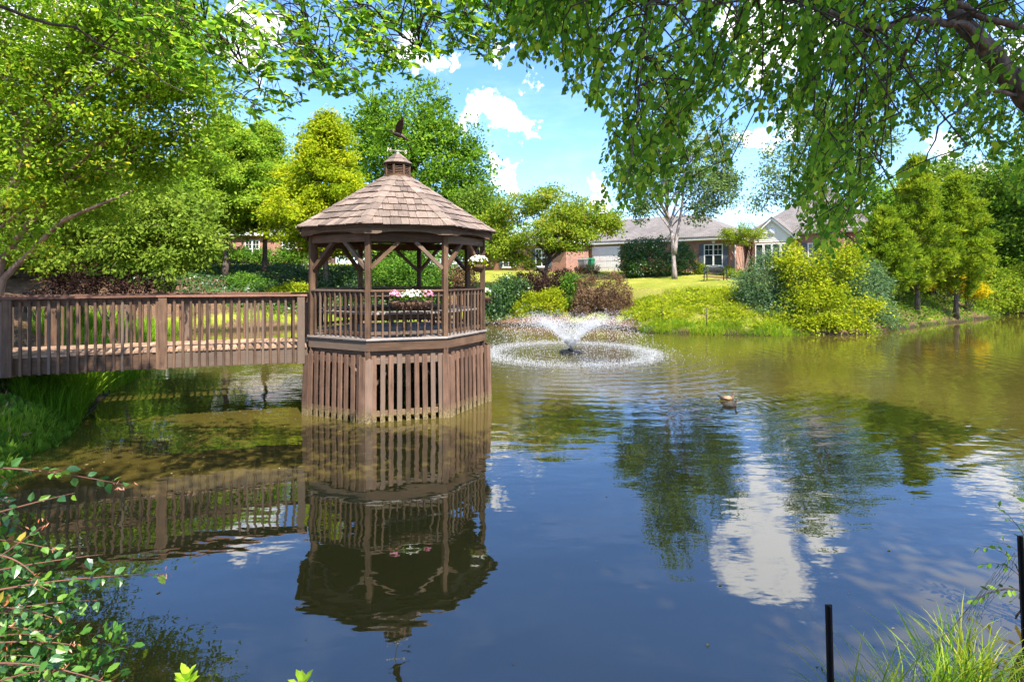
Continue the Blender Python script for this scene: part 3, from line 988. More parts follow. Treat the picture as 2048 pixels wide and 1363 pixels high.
def trough(label, i, f, half, cols, group='flower planters on the gazebo'):
    """Half-round wire trough with coir liner hung on the outside of a railing."""
    a, b = cor(i, RP), cor(i+1, RP)
    n_ = fnorm(i)
    p = lerp(a, b, f) + n_*.17 + Vector((GX, GY, 0))
    rz = math.atan2(n_.y, n_.x) + math.pi/2
    t = thing('flower_planter', label, 'planter', (p.x, p.y, 2.16), rz, group)
    lin = MB()
    pr = []
    for k in range(9):
        an = math.pi * k/8
        pr.append((math.cos(an)*.115, -math.sin(an)*.15))
    nx = 12
    vs, fs = [], []
    for k in range(nx + 1):
        x = -half + 2*half*k/nx
        e = math.sqrt(max(.05, 1 - (abs(x)/half)**4))
        for (yy, zz) in pr:
            vs.append((x, yy*e, zz*e + .04 + rnd(-.006, .006)))
    for k in range(nx):
        for q in range(8):
            fs.append((k*9 + q, (k+1)*9 + q, (k+1)*9 + q + 1, k*9 + q + 1))
    fs.append(tuple(range(9)))
    fs.append(tuple(nx*9 + q for q in range(9))[::-1])
    fs += [(k*9, k*9 + 8, (k+1)*9 + 8, (k+1)*9) for k in range(nx)]
    lin.add(vs, fs, True)
    lin.build('liner', M['coco'], t)
    wr = MB()
    for k in range(7):
        x = -half*.93 + 2*half*.93*k/6
        wr.tube([(x, math.cos(math.pi*q/8)*.125, -math.sin(math.pi*q/8)*.16 + .045) for q in range(9)], .004, 4)
    for yy in (-.125, .125):
        wr.tube([(-half, yy, .05), (half, yy, .05)], .005, 4)
    wr.build('wire_frame', M['black'], t)
    foliage(int(700*half), (0, -.01, .10), (half*.98, .15, .11), .055, M['l_shrub'], 'foliage', t)
    foliage(int(260*half), (0, -.09, -.02), (half*.95, .07, .14), .05, M['l_dburg'], 'trailing_leaves', t)
    for (x0, x1, mat, n) in cols:
        blossoms(n, ((x0 + x1)/2*half, -.02, .14), (abs(x1 - x0)/2*half, .15, .13), .024, mat, 'blossoms', t)
    return t


trough('wire flower planter with pink and white blooms on the front gazebo railing', 1, .53, .40, [(-1, -.45, M['pet_pink'], 45), (-.5, .6, M['pet_white'], 80), (.55, 1, M['pet_pink'], 45)])
trough('white flower planter on the gazebo railing nearest the fountain', 3, .45, .34, [(-1, 1, M['pet_white'], 95)])
trough('pale lilac flower planter on the far gazebo railing seen through the posts', 5, .45, .38, [(-1, .1, M['pet_lilac'], 60), (0, 1, M['pet_white'], 45)])
# hanging basket
hp = lerp(cor(2, RP), cor(3, RP), .70) + fnorm(2)*.14 + Vector((GX, GY, 0))
hb = thing('hanging_basket', 'round coir hanging basket of white flowers hung below the gazebo eave', 'basket', (hp.x, hp.y, 2.86), 0, 'flower planters on the gazebo')
MB().lathe([(.04, -.12), (.10, -.085), (.145, -.03), (.16, .02), (.15, .025)], 14).build('liner', M['coco'], hb)
hw = MB()
for k in range(3):
    an = 2*math.pi*k/3 + .4
    hw.tube([(.155*math.cos(an), .155*math.sin(an), .02), (0, 0, .40)], .003, 4)
hw.tube([(0, 0, .40), (.01, 0, .46), (-.012, 0, .50)], .005, 4)
hw.build('hanger', M['black'], hb)
foliage(330, (0, 0, .07), (.19, .19, .11), .055, M['l_lime'], 'foliage', hb)
blossoms(95, (0, 0, .12), (.19, .19, .14), .026, M['pet_white'], 'blossoms', hb)

# ------------------------------------------------------------------ footbridge
BD = Vector((-.953, -.304, 0)).normalized()          # away from the gazebo
BN = Vector((BD.y, -BD.x, 0))                         # towards the camera side
if BN.y > 0:
    BN = -BN
BL = 7.6
b0 = (cor(7, RD) + cor(8, RD))*.5 + Vector((GX, GY, 0))
bridge = thing('footbridge', 'brown timber footbridge with slatted railings running from the left bank to the gazebo', 'bridge', (b0.x, b0.y, 0))
HWD = .735
zD = 1.315


def bp(t, s, z):
    sag = .012*math.sin(t*.9)
    return BD*t + BN*s + Vector((0, 0, z + sag))


t = .03
while t < BL:
    plank('deck_plank', bp(t + .066, -HWD - .01 + rnd(-.012, .012), zD - .018), bp(t + .066, HWD + .02 + rnd(-.014, .014), zD - .018 + rnd(-.002, .002)), .128, .036, M['deck'], bridge)
    t += .137
for s in (-1, 1):
    side = s*(HWD - .025)
    for k in range(3):
        plank('stringer', bp(.02 + k*2.53, side, zD - .185), bp(.02 + (k+1)*2.53 - .004, side, zD - .185), .05, .285, M['wood'], bridge)
    for tp in (.13, 2.45, 4.72, 7.2):
        plank('rail_post', bp(tp, s*(HWD + .06), zD - .34), bp(tp, s*(HWD + .06), 2.265), .135, .045, M['wood'], bridge, up=BN)
    for k in range(3):
        ta_, tb_ = .02 + k*2.53, .02 + (k+1)*2.53 - .004
        plank('handrail', bp(ta_, s*(HWD + .02), 2.285), bp(tb_, s*(HWD + .02), 2.285), .15, .036, M['rail'], bridge)
        plank('rail_board', bp(ta_, s*(HWD - .02), 2.205), bp(tb_, s*(HWD - .02), 2.205), .036, .12, M['wood'], bridge)
    t = .27
    while t < BL - .05:
        if min(abs(t - q) for q in (.13, 2.45, 4.72, 7.2)) > .085:
            zt = 2.235 + rnd(-.01, .01)
            plank('baluster', bp(t + rnd(-.006, .006), s*(HWD + .022), zD - .335 + rnd(-.01, .01)), bp(t + rnd(-.006, .006), s*(HWD + .022), zt), .042, .040, M['wood'], bridge, up=BN, bev=.006)
        t += .134
for tp in (6.6,):
    for s in (-1, 1):
        p = bp(tp, s*.55, 0)
        plank('pile', (p.x, p.y, -1.4), (p.x, p.y, zD - .33), .13, .13, M['skirt'], bridge, up=BN)

# a short length of old handrail on the left bank beyond the bridge
hr = thing('path_handrail', 'short weathered wooden handrail on the left bank behind the footbridge', 'handrail', (X(52, 17.0), 17.0, gz(X(52, 17.0), 17.0)))
plank('rail_post', (0, 0, -.3), (0, 0, .62), .10, .10, M['wood'], hr)
plank('rail_post', (1.35, .5, -.3), (1.35, .5, .35), .10, .10, M['wood'], hr)
plank('handrail', (-.08, -.03, .60), (1.45, .53, .33), .06, .10, M['wood'], hr)

# ------------------------------------------------------------------ fountain
fou = thing('pond_fountain', 'floating pond fountain throwing a V of white spray in a ring', 'fountain', (FX, FY, 0))
MB().lathe([(.10, -.05), (.36, -.05), (.40, .02), (.36, .07), (.26, .075), (.10, .05)], 24).build('float', M['black'], fou)
MB().lathe([(.09, .05), (.085, .14), (.06, .17), (.03, .17)], 16).build('nozzle', M['black'], fou)
m, tnt = new_mat('spray_drops')
d_ = tnt.n('ShaderNodeBsdfDiffuse', {'Color': (.93, .94, .95, 1)})
tr_ = tnt.n('ShaderNodeBsdfTranslucent', {'Color': (.93, .94, .95, 1)})
g_ = tnt.n('ShaderNodeBsdfGlossy', {'Color': (1, 1, 1, 1), 'Roughness': .15})
mx_ = tnt.n('ShaderNodeMixShader', {0: .5, 1: d_.outputs[0], 2: tr_.outputs[0]})
mx2_ = tnt.n('ShaderNodeMixShader', {0: .3, 1: mx_.outputs[0], 2: g_.outputs[0]})
tnt.n('ShaderNodeOutputMaterial', {'Surface': mx2_.outputs[0]})
M['drop'] = m
OCT = (np.array([(0, 0, -1.1), (.30, 0, 0), (0, .30, 0), (-.30, 0, 0), (0, -.30, 0), (0, 0, 1.1)], float),
       [(0, 2, 1), (0, 3, 2), (0, 4, 3), (0, 1, 4), (5, 1, 2), (5, 2, 3), (5, 3, 4), (5, 4, 1)])


def drops(name, P, S, vel):
    # local Z of the template follows the flight direction
    n = len(P)
    vel = unit(vel)
    A = unit(np.cross(vel, RNG.normal(size=(n, 3))))
    me = leaf_mesh(name, P, A, vel, S, OCT, RNG.random(n), M['drop'])
    return tag(link(name, me, None, fou), kind='stuff')


def flight(n, tlo, thi, power=1.0, spread_=.05, esd=3.6):
    az = RNG.uniform(0, 2*np.pi, n)
    el = np.radians(RNG.normal(56, esd, n))
    v0 = np.sqrt(9.81*2.85/np.sin(2*np.radians(56))) * RNG.normal(1, spread_, n)
    T = 2*v0*np.sin(el)/9.81
    tt = (tlo + (thi - tlo)*RNG.random(n)**power) * T
    rr = v0*np.cos(el)*tt
    zz = v0*np.sin(el)*tt - 4.905*tt**2
    P = np.stack([rr*np.cos(az), rr*np.sin(az), np.maximum(zz, .02) + .15*(1 - tt/T)], 1)
    V = np.stack([v0*np.cos(el)*np.cos(az), v0*np.cos(el)*np.sin(az), v0*np.sin(el) - 9.81*tt], 1)
    return P, V


P1, V1 = flight(5200, .0, .40, 1.4, .025, 2.0)
P1b, V1b = flight(3000, .05, .5, 1.2, .06, 4.0)
P1, V1 = np.concatenate([P1, P1b]), np.concatenate([V1, V1b])
drops('rising_spray', P1, RNG.uniform(.012, .034, len(P1)), V1)
P2, V2 = flight(6500, .28, 1.0, 1.0, .065)
drops('falling_spray', P2, RNG.uniform(.008, .027, len(P2)), V2)
n = 10000
az = RNG.uniform(0, 2*np.pi, n)
rr = 2.80 + RNG.normal(0, .17, n) + RNG.exponential(.17, n)*RNG.choice([-1, 1], n)
P3 = np.stack([rr*np.cos(az), rr*np.sin(az), np.abs(RNG.exponential(.035, n)) + .004], 1)
drops('splash_ring', P3, RNG.uniform(.006, .022, n), RNG.normal(size=(n, 3)) + np.array([0, 0, 1.5]))
n = 1500
az = RNG.uniform(0, 2*np.pi, n)
rr = np.abs(RNG.normal(2.6, 1.3, n))
P4 = np.stack([rr*np.cos(az), rr*np.sin(az), np.abs(RNG.exponential(.05, n)) + .004], 1)
drops('scattered_drops', P4, RNG.uniform(.008, .022, n), RNG.normal(size=(n, 3)))


# ------------------------------------------------------------------ ducks
def duck_mat():
    m, t = new_mat('mottled_brown_plumage')
    tcn = t.n('ShaderNodeTexCoord')
    vo = t.n('ShaderNodeTexVoronoi', {'Vector': t.vmath('MULTIPLY', tcn.outputs['Object'], (26, 42, 42)).outputs[0], 'Scale': 1.0})
    c = t.ramp(vo.outputs['Distance'], [(.1, (.10, .05, .025)), (.4, (.33, .175, .08)), (.8, (.52, .33, .18))])
    b = t.n('ShaderNodeBsdfPrincipled', {'Base Color': c.outputs[0], 'Roughness': .75})
    t.n('ShaderNodeOutputMaterial', {'Surface': b.outputs[0]})
    return m


M['duck'] = duck_mat()
M['duck_dark'] = plain('dark_crown_feathers', (.045, .028, .018), .7)
M['duck_pale'] = plain('pale_feathers', (.50, .38, .26), .7)
M['bill'] = plain('dull_bill', (.30, .19, .07), .5)


def duck(label, x, y, rz, sc):
    d = thing('duck', label, 'duck', (x, y, 0), rz, 'ducks on the pond')
    d.scale = (sc, sc, sc)
    # one continuous body: tail, rump, back, breast, neck, head
    pts = [(-.275, 0, .085), (-.23, 0, .068), (-.16, 0, .045), (-.06, 0, .035), (.05, 0, .032), (.125, 0, .045), (.155, 0, .085), (.155, 0, .135), (.165, 0, .175), (.185, 0, .205), (.215, 0, .205), (.240, 0, .192)]
    rad = [(.012, .008), (.045, .026), (.080, .062), (.105, .085), (.105, .085), (.080, .066), (.048, .046), (.034, .034), (.034, .036), (.037, .040), (.030, .032), (.012, .012)]
    MB().tube(pts, rad, 14).build('body', M['duck'], d)
    MB().tube([(.232, 0, .190), (.262, 0, .180), (.292, 0, .174)], [(.014, .012), (.016, .008), (.012, .004)], 8).build('bill', M['bill'], d)
    MB().tube([(.150, 0, .222), (.182, 0, .240), (.222, 0, .230)], [(.010, .006), (.026, .010), (.008, .005)], 8).build('crown', M['duck_dark'], d)
    for s in (-1, 1):
        MB().tube([(.06, s*.088, .055), (-.02, s*.101, .062), (-.12, s*.082, .075), (-.215, s*.035, .095)], [(.012, .030), (.014, .045), (.012, .038), (.004, .006)], 8).build('wing', M['duck'], d)
        MB().tube([(.196, s*.030, .212), (.205, s*.033, .212)], .006, 6).build('eye', M['black'], d)
    MB().tube([(-.21, 0, .085), (-.27, 0, .098), (-.315, 0, .115)], [(.045, .010), (.036, .008), (.010, .003)], 8).build('tail', M['duck_dark'], d)
    return d


dy = 2924/(803 - 552)
duck('brown duck with raised head swimming on the far side of the other duck', X(1455, dy + .22), dy + .22, R(-12), .66)
dy = 2924/(812 - 552)
duck('brown duck swimming on the near side with its head held lower', X(1461, dy), dy, R(-8), .62)
# ------------------------------------------------------------------ houses
def hmat(o, d, ang):
    return Matrix.Translation(o) @ Matrix.Rotation(ang, 4, 'Z')


def window(parent, x, z0, z1, wd, y, cols=2, rows=2, shutters=True, facing=-1):
    """Framed window on a wall whose outer face is at local y (outside is -y)."""
    f = MB()
    fw = .07
    for xa, xb, za, zb in ((x - wd/2, x + wd/2, z1 - fw, z1), (x - wd/2, x + wd/2, z0, z0 + fw), (x - wd/2, x - wd/2 + fw, z0 + fw, z1 - fw), (x + wd/2 - fw, x + wd/2, z0 + fw, z1 - fw)):
        f.box(xa, xb, y - .06, y + .02, za, zb)
    if cols > 1:
        f.box(x - .05, x + .05, y - .055, y + .02, z0 + fw, z1 - fw)
    fr = f.build('window', M['white'], parent)
    p = MB().box(x - wd/2 + fw, x + wd/2 - fw, y - .022, y + .01, z0 + fw, z1 - fw)
    p.build('pane', M['glass'], fr)
    mz = (z0 + z1)/2
    MB().box(x - wd/2 + fw, x + wd/2 - fw, y - .045, y - .022, mz - .03, mz + .03).build('meeting_rail', M['white'], fr)
    mu = MB()
    half = (wd/2 - fw - .05)
    for s in (-1, 1):
        cx = x + s*(.05 + half/2)
        mu.box(cx - .012, cx + .012, y - .038, y - .022, mz + .03, z1 - fw)
        mu.box(cx - half/2, cx - .012, y - .036, y - .022, (mz + z1)/2 - .012, (mz + z1)/2 + .012)
        mu.box(cx + .012, cx + half/2, y - .036, y - .022, (mz + z1)/2 - .012, (mz + z1)/2 + .012)
    mu.build('glazing_bars', M['white'], fr)
    MB().box(x - wd/2 - .06, x + wd/2 + .06, y - .09, y + .01, z0 - .07, z0 - .002).build('sill', M['white'], fr)
    if shutters:
        for s in (-1, 1):
            cx = x + s*(wd/2 + .20)
            sh = MB().box(cx - .17, cx + .17, y - .05, y - .003, z0 - .02, z1 + .02).build('shutter', M['shutter'], parent)
    return fr


def hip_roof(name, parent, x0, x1, y0, y1, z, rise, hipl=True, hipr=True, ov=.35):
    x0 -= ov; x1 += ov; y0 -= ov; y1 += ov
    ym = (y0 + y1)/2
    hw = (y1 - y0)/2
    xl = x0 + (hw if hipl else 0)
    xr = x1 - (hw if hipr else 0)
    v = [(x0, y0, z), (x1, y0, z), (x1, y1, z), (x0, y1, z), (xl, ym, z + rise), (xr, ym, z + rise)]
    b = [(a, c, d - .10) for a, c, d in v[:4]]
    mb = MB().add(v + b, [(0, 1, 5, 4), (1, 2, 5), (2, 3, 4, 5), (3, 0, 4), (0, 6, 7, 1), (1, 7, 8, 2), (2, 8, 9, 3), (3, 9, 6, 0), (9, 8, 7, 6)])
    return mb.build(name, M['roof'], parent)


HZ = 3.08
h1 = thing('brick_house', 'red brick house with grey shingle roof, white garage door and gabled sunroom across the pond', 'house', (6.56, 46.7, HZ), R(-39.7))
MB().box(0, 12, 0, 8, -.6, 2.46).build('wall', M['brick'], h1)
MB().box(-9, 0, -3.5, 8.003, -.6, 2.40).build('wall', M['brick'], h1)
MB().box(12, 20, 3, 12, -.6, 2.60).build('wall', M['brick'], h1)
hip_roof('roof', h1, 0.4, 12, 0, 8, 2.46, 2.15, hipl=False, hipr=True)
hip_roof('roof', h1, -9, 0, -3.5, 8, 2.40, 2.3)
hip_roof('roof', h1, 12, 20, 3, 12, 2.62, 3.9)
MB().box(.15, 12.30, -.33, -.29, 2.22, 2.46).build('fascia', M['white'], h1)
MB().box(.02, 12.03, -.06, -.003, 2.16, 2.345).build('frieze', M['white'], h1)
MB().box(12.30, 12.34, -.33, 3, 2.24, 2.46).build('fascia', M['white'], h1)
MB().tube([(12.05, -.05, 2.2), (12.05, -.05, -.2)], .045, 8).build('downspout', M['white'], h1)
MB().box(-9.3, -.1 + .43, -3.86, -3.82, 2.18, 2.40).build('fascia', M['white'], h1)
MB().box(.33, .37, -3.86, -.4, 2.18, 2.40).build('fascia', M['white'], h1)
# garage door with its panels
gd = MB().box(.30, 2.95, -.055, -.004, -.3, 2.02).build('garage_surround', M['white'], h1)
gdoor = MB().box(.42, 2.83, -.075, -.058, -.3, 1.92).build('garage_door', M['garage'], h1)
for r_ in range(4):
    for c_ in range(4):
        MB().box(.48 + c_*.59, .48 + c_*.59 + .53, -.092, -.077, -.22 + r_*.53, -.22 + r_*.53 + .45).build('panel', M['garage'], gdoor)
window(h1, 10.5, .30, 1.90, 1.37, 0)
MB().prism([(10.42, -.035, 1.95), (10.58, -.035, 1.95), (10.63, -.035, 2.14), (10.37, -.035, 2.14)], (0, .03, 0)).build('keystone', M['white'], h1)
window(h1, -2.4, .35, 1.85, 1.3, -3.5)
window(h1, -6.0, .35, 1.85, 1.3, -3.5)
# sunroom gable
sg = MB()
sg.box(12.65, 15.35, 1.9, 2.998, -.6, 2.42)
sg.build('sunroom_wall', M['brick'], h1)
gs = MB().prism([(12.8, 1.88, 2.0), (15.2, 1.88, 2.0), (15.2, 1.88, 2.42), (14.0, 1.88, 3.55), (12.8, 1.88, 2.42)], (0, 1.2, 0)).build('gable', M['siding'], h1)
zz = 2.02
while zz < 3.4:
    hw_ = 1.2 if zz < 2.42 else 1.2*(3.55 - zz)/1.13
    if hw_ > .1:
        MB().hexa([(14 - hw_, 1.845, zz), (14 + hw_, 1.845, zz), (14 + hw_, 1.878, zz), (14 - hw_, 1.878, zz), (14 - hw_ + .02, 1.866, zz + .115), (14 + hw_ - .02, 1.866, zz + .115), (14 + hw_ - .02, 1.878, zz + .115), (14 - hw_ + .02, 1.878, zz + .115)]).build('siding_board', M['siding'], gs)
    zz += .125
for s in (-1, 1):
    plank('rake_board', (14, 1.72, 3.66), (14 + s*1.62, 1.72, 2.16), .05, .16, M['white'], h1)
    a = [(14, 1.66, 3.74), (14 + s*1.72, 1.66, 2.16), (14 + s*1.72, 5.6, 2.16), (14, 5.6, 3.74)]
    MB().prism(a, (0, 0, .07)).build('sunroom_roof', M['roof'], h1)
for k in range(4):
    xa = 12.86 + k*.575
    f = MB()
    for x0, x1, z0, z1 in ((xa, xa + .555, 1.83, 1.93), (xa, xa + .555, .1, .2), (xa, xa + .06, .2, 1.83), (xa + .495, xa + .555, .2, 1.83)):
        f.box(x0, x1, 1.80, 1.895, z0, z1)
    wf = f.build('sunroom_window', M['white'], h1)
    MB().box(xa + .06, xa + .495, 1.845, 1.89, .2, 1.83).build('pane', M['glass'], wf)
MB().tube([(14, 1.84, 2.72), (14, 1.80, 2.72)], .23, 16).build('gable_vent', M['white'], h1)
MB().lathe([(.27, 0), (.26, .06), (.18, .15), (.0, .18)], 14, (13.2, 5.0, 4.45)).build('skylight', M['white'], h1)
ch = MB().box(17.75, 18.35, 2.4, 2.997, -.6, 4.3).build('chimney', M['brick'], h1)
MB().box(17.68, 18.42, 2.32, 3.1, 4.302, 4.42).build('chimney_cap', M['brick'], ch)
window(h1, 16.6, .3, 1.9, 1.1, 3)
for s in (-1, 1):
    plank('rake_board', (19.3, 2.6, 4.3), (19.3 + s*1.5, 2.6, 2.6), .05, .18, M['white'], h1)

h3 = thing('neighbour_house', 'red brick house with white trim half hidden behind the cypress trees on the left', 'house', (X(330, 46), 46, gz(X(330, 46), 46) - .1), R(6))
MB().box(-7, 12, 0, 9, -.6, 2.6).build('wall', M['brick'], h3)
hip_roof('roof', h3, -7, 12, 0, 9, 2.6, 2.6)
MB().box(-7.3, 12.3, -.36, -.31, 2.36, 2.60).build('fascia', M['white'], h3)
for xx in (-4.5, 1.9, 3.6, 7.0, 10.0):
    window(h3, xx, .5, 2.0, 1.2, 0, shutters=False)
MB().box(-.3, .9, -.06, -.003, -.3, 2.1).build('door', M['white'], h3)


# ------------------------------------------------------------------ bins and bench
def bin_(label, lx, ly, mat):
    wp = h1_m @ Vector((lx, ly, 0))
    b = thing('wheelie_bin', label, 'bin', (wp.x, wp.y, gz(wp.x, wp.y) - .02), R(-39.7 + 90), 'bins by the garage wall')
    MB().hexa([(-.22, -.24, .06), (.22, -.24, .06), (.22, .22, .06), (-.22, .22, .06), (-.29, -.33, .96), (.29, -.33, .96), (.29, .30, .96), (-.29, .30, .96)]).build('body', mat, b)
    MB().hexa([(-.31, -.36, .965), (.31, -.36, .965), (.31, .34, .965), (-.31, .34, .965), (-.25, -.30, 1.05), (.25, -.30, 1.05), (.25, .28, 1.05), (-.25, .28, 1.05)]).build('lid', mat, b)
    for s in (-1, 1):
        MB().tube([(s*.24, .24, .10), (s*.29, .24, .10)], .10, 12).build('wheel', M['black'], b)
    MB().tube([(-.24, .36, .93), (.24, .36, .93)], .018, 6).build('handle', mat, b)


h1_m = Matrix.Translation((6.56, 46.7, HZ)) @ Matrix.Rotation(R(-39.7), 4, 'Z')
bin_('grey wheelie bin against the brick wall left of the garage', .75, -2.2, M['grey_bin'])
bin_('green wheelie bin against the brick wall next to the garage', .75, -1.15, M['green_bin'])

by = 33.0
bx = X(1431, by)
bench = thing('garden_bench', 'dark green cast metal garden bench with lattice back on the lawn', 'bench', (bx, by, gz(bx, by) + .02), R(2))
M['bench'] = plain('verdigris_cast_metal', (.022, .034, .036), .5, .3)
bk = MB()
for k in range(13):
    x = -.56 + k*1.12/12
    top = .86 - .10*(x/.56)**2
    for sgn in (-1, 1):
        x2 = max(-.56, min(.56, x + sgn*.30))
        bk.tube([(x, .22, .46), (x2, .28, .46 + (.86 - .10*(x2/.56)**2 - .46)*min(1, abs(x2 - x)/.30 + .001))], .013, 4)
bk.build('lattice', M['bench'], bench)
MB().tube([(-.58 + 1.16*k/10, .285, .87 - .11*((-.58 + 1.16*k/10)/.58)**2) for k in range(11)], .030, 6).build('top_rail', M['bench'], bench)
for k in range(6):
    yy = -.20 + k*.08
    MB().box(-.58, .58, yy, yy + .05, .425, .445).build('seat_slat', M['bench'], bench)
for s in (-1, 1):
    MB().tube([(s*.60, -.22, 0), (s*.60, -.20, .25), (s*.60, -.22, .64), (s*.60, -.10, .68), (s*.60, .25, .66)], .028, 6).build('arm', M['bench'], bench)
    MB().tube([(s*.60, .26, 0), (s*.60, .20, .40), (s*.60, .29, .78)], .028, 6).build('leg', M['bench'], bench)
    MB().tube([(s*.60, -.21, .42), (s*.60, .21, .42)], .014, 6).build('seat_bearer', M['bench'], bench)

# thin stakes on the far bank
for k, (px, Y, ht) in enumerate(((1324, 26.2, .75), (1413, 25.4, .95), (1527, 26.0, .8))):
    xx = X(px, Y)
    s = thing('bank_stake', ['thin dark metal stake in the grass bank left of the bench', 'thin dark metal stake by the water below the bench', 'thin dark metal stake by the juniper on the grass bank'][k], 'stake', (xx, Y, gz(xx, Y)), 0, 'stakes along the far bank')
    MB().tube([(0, 0, -.2), (0, .0, ht)], .016, 5).build('rod', M['black'], s)
    MB().box(-.03, .03, -.008, .008, .1, .16).build('spade_plate', M['black'], s)
# ------------------------------------------------------------------ vegetation builders
def bezier(p0, p1, p2, n):
    p0, p1, p2 = Vector(p0), Vector(p1), Vector(p2)
    return [p0*(1-t)**2 + p1*(2*t*(1-t)) + p2*t*t for t in [k/(n-1) for k in range(n)]]


def lobe_points(lobes, nc, shell):
    cs = np.array([l[0] for l in lobes], float)
    rs = np.array([l[1] if hasattr(l[1], '__len__') else (l[1],)*3 for l in lobes], float)
    wt = np.prod(rs, 1)**(2/3)
    idx = RNG.choice(len(lobes), nc, p=wt/wt.sum())
    d = unit(RNG.normal(size=(nc, 3)))
    r = (shell + (1 - shell)*RNG.random(nc))**.8
    r = np.where(RNG.random(nc) < .25, r*RNG.random(nc), r)
    return cs[idx] + d * rs[idx] * r[:, None], d


def crown(name, parent, org, C, D, lpc, ls, cr, mat, tmpl=DIAMOND, flat=.7, droop=0.0, up=.8, kind='stuff'):
    nc = len(C)
    cnt = RNG.poisson(lpc, nc) + 1
    ci = np.repeat(np.arange(nc), cnt)
    n = len(ci)
    off = RNG.normal(size=(n, 3)) * np.array([1, 1, flat])
    crs = cr * RNG.uniform(.6, 1.35, nc)
    P = C[ci] + off * crs[ci][:, None] * .6
    A = unit(off)*.7 + RNG.normal(size=(n, 3))*.6 + D[ci]*.35
    A[:, 2] -= droop
    N = RNG.normal(size=(n, 3))*.75 + D[ci]*.5
    N[:, 2] += up
    v = np.clip(RNG.random(nc)[ci]*.5 + RNG.random(n)*.5 + RNG.normal(0, .06, n), 0, 1)
    me = leaf_mesh(name, P - np.array(org), A, N, ls*RNG.uniform(.6, 1.35, n), tmpl, v, mat)
    o = link(name, me, None, parent)
    return tag(o, kind=kind) if kind else o


def limb_net(parent, org, trunk, C, bark, nl, r0, tw=True, tfrac=(.35, 1.0), arch=.25, twr=.012):
    """Limbs from the trunk to groups of leaf clumps, twigs on to each clump."""
    org = Vector(org)
    tp = [Vector(p) for p in trunk]
    seg = []
    br, tg = MB(), MB()
    nc = len(C)
    seeds = C[RNG.choice(nc, min(nl, nc), replace=False)]
    for _ in range(3):
        a = np.argmin(((C[:, None, :] - seeds[None])**2).sum(2), 1)
        for k in range(len(seeds)):
            if (a == k).any():
                seeds[k] = C[a == k].mean(0)
    cum = [0]
    for i in range(1, len(tp)):
        cum.append(cum[-1] + (tp[i] - tp[i-1]).length)

    def on_trunk(f):
        s = f*cum[-1]
        for i in range(1, len(tp)):
            if s <= cum[i] or i == len(tp) - 1:
                return tp[i-1].lerp(tp[i], (s - cum[i-1])/max(1e-6, cum[i] - cum[i-1]))
    zlo, zhi = C[:, 2].min(), C[:, 2].max()
    for k, s in enumerate(seeds):
        f = tfrac[0] + (tfrac[1] - tfrac[0]) * min(1, max(0, (s[2] - zlo)/max(.1, zhi - zlo) * .85 + rnd(-.08, .08)))
        st = on_trunk(f)
        en = Vector(s)
        md = st.lerp(en, .5) + Vector((rnd(-.1, .1), rnd(-.1, .1), arch)) * (en - st).length
        path = bezier(st, md, en, 7)
        r1 = r0*rnd(.35, .6)
        br.tube([p - org for p in path], [r1*(1 - .75*i/6) for i in range(7)], 6)
        if tw:
            for c in C[a == k]:
                c = Vector(c)
                j = min(range(2, 7), key=lambda q: (path[q] - c).length)
                j = max(2, j - 1)
                m_ = path[j].lerp(c, .5) + Vector((rnd(-.08, .08), rnd(-.08, .08), .1))*(c - path[j]).length
                tg.tube([p - org for p in bezier(path[j], m_, c, 4)], [twr, twr*.8, twr*.6, twr*.3], 3, cap=False)
    br.build('limbs', bark, parent)
    if tw:
        tag(tg.build('twigs', bark, parent), kind='stuff')


def tree(name, label, base, trunk, r0, lobes, nc, lpc, ls, cr, mat, bark, nl=9, shell=.55, group=None, tmpl=DIAMOND, flat=.7, droop=0.0, up=.8, tw=True, tfrac=(.35, 1.0), arch=.2, twr=.012, cat='tree', stems=None):
    t = thing(name, label, cat, base, 0, group)
    org = Vector(base)
    C, D = lobe_points(lobes, nc, shell)
    for stem in (stems or [trunk]):
        pts = [Vector(p) for p in stem]
        fine = []
        for i in range(len(pts) - 1):
            for k in range(4):
                q = pts[i].lerp(pts[i+1], k/4)
                fine.append(q + Vector((rnd(-1, 1), rnd(-1, 1), 0))*r0*.12)
        fine.append(pts[-1])
        n = len(fine)
        rad = [r0*(1.35 if k == 0 else 1.08 if k == 1 else 1)*(1 - .8*k/(n-1)) for k in range(n)]
        MB().tube([p - org for p in fine], rad, 10).build('trunk', bark, t)
    limb_net(t, base, trunk, C, bark, nl, r0, tw, tfrac, arch, twr)
    crown('crown', t, base, C, D, lpc, ls, cr, mat, tmpl, flat, droop, up)
    return t


def lob(*items):
    return [(W(px, py, Y), r) for (px, py, Y, r) in items]


def shrub(name, label, px, Y, lobes, nc, lpc, ls, cr, mat, group=None, tmpl=DIAMOND, shell=.7, flat=.9, droop=0.0, up=.6, cat='shrub', stems=5, bark='bark'):
    x = X(px, Y)
    base = (x, Y, gz(x, Y))
    t = thing(name, label, cat, base, 0, group)
    C, D = lobe_points(lobes, nc, shell)
    C[:, 2] = np.maximum(C[:, 2], height(C[:, 0], C[:, 1]) + .06)
    sm_ = MB()
    for k in range(stems):
        c = Vector(C[RNG.integers(len(C))]) - Vector(base)
        p0 = Vector((rnd(-.12, .12), rnd(-.12, .12), -.1))
        sm_.tube(bezier(p0, Vector((c.x*.4, c.y*.4, c.z*.7)), c, 6), [.035, .03, .024, .018, .012, .006], 5)
    sm_.build('stems', M[bark], t)
    crown('foliage', t, base, C, D, lpc, ls, cr, M[mat], tmpl, flat, droop, up)
    return t


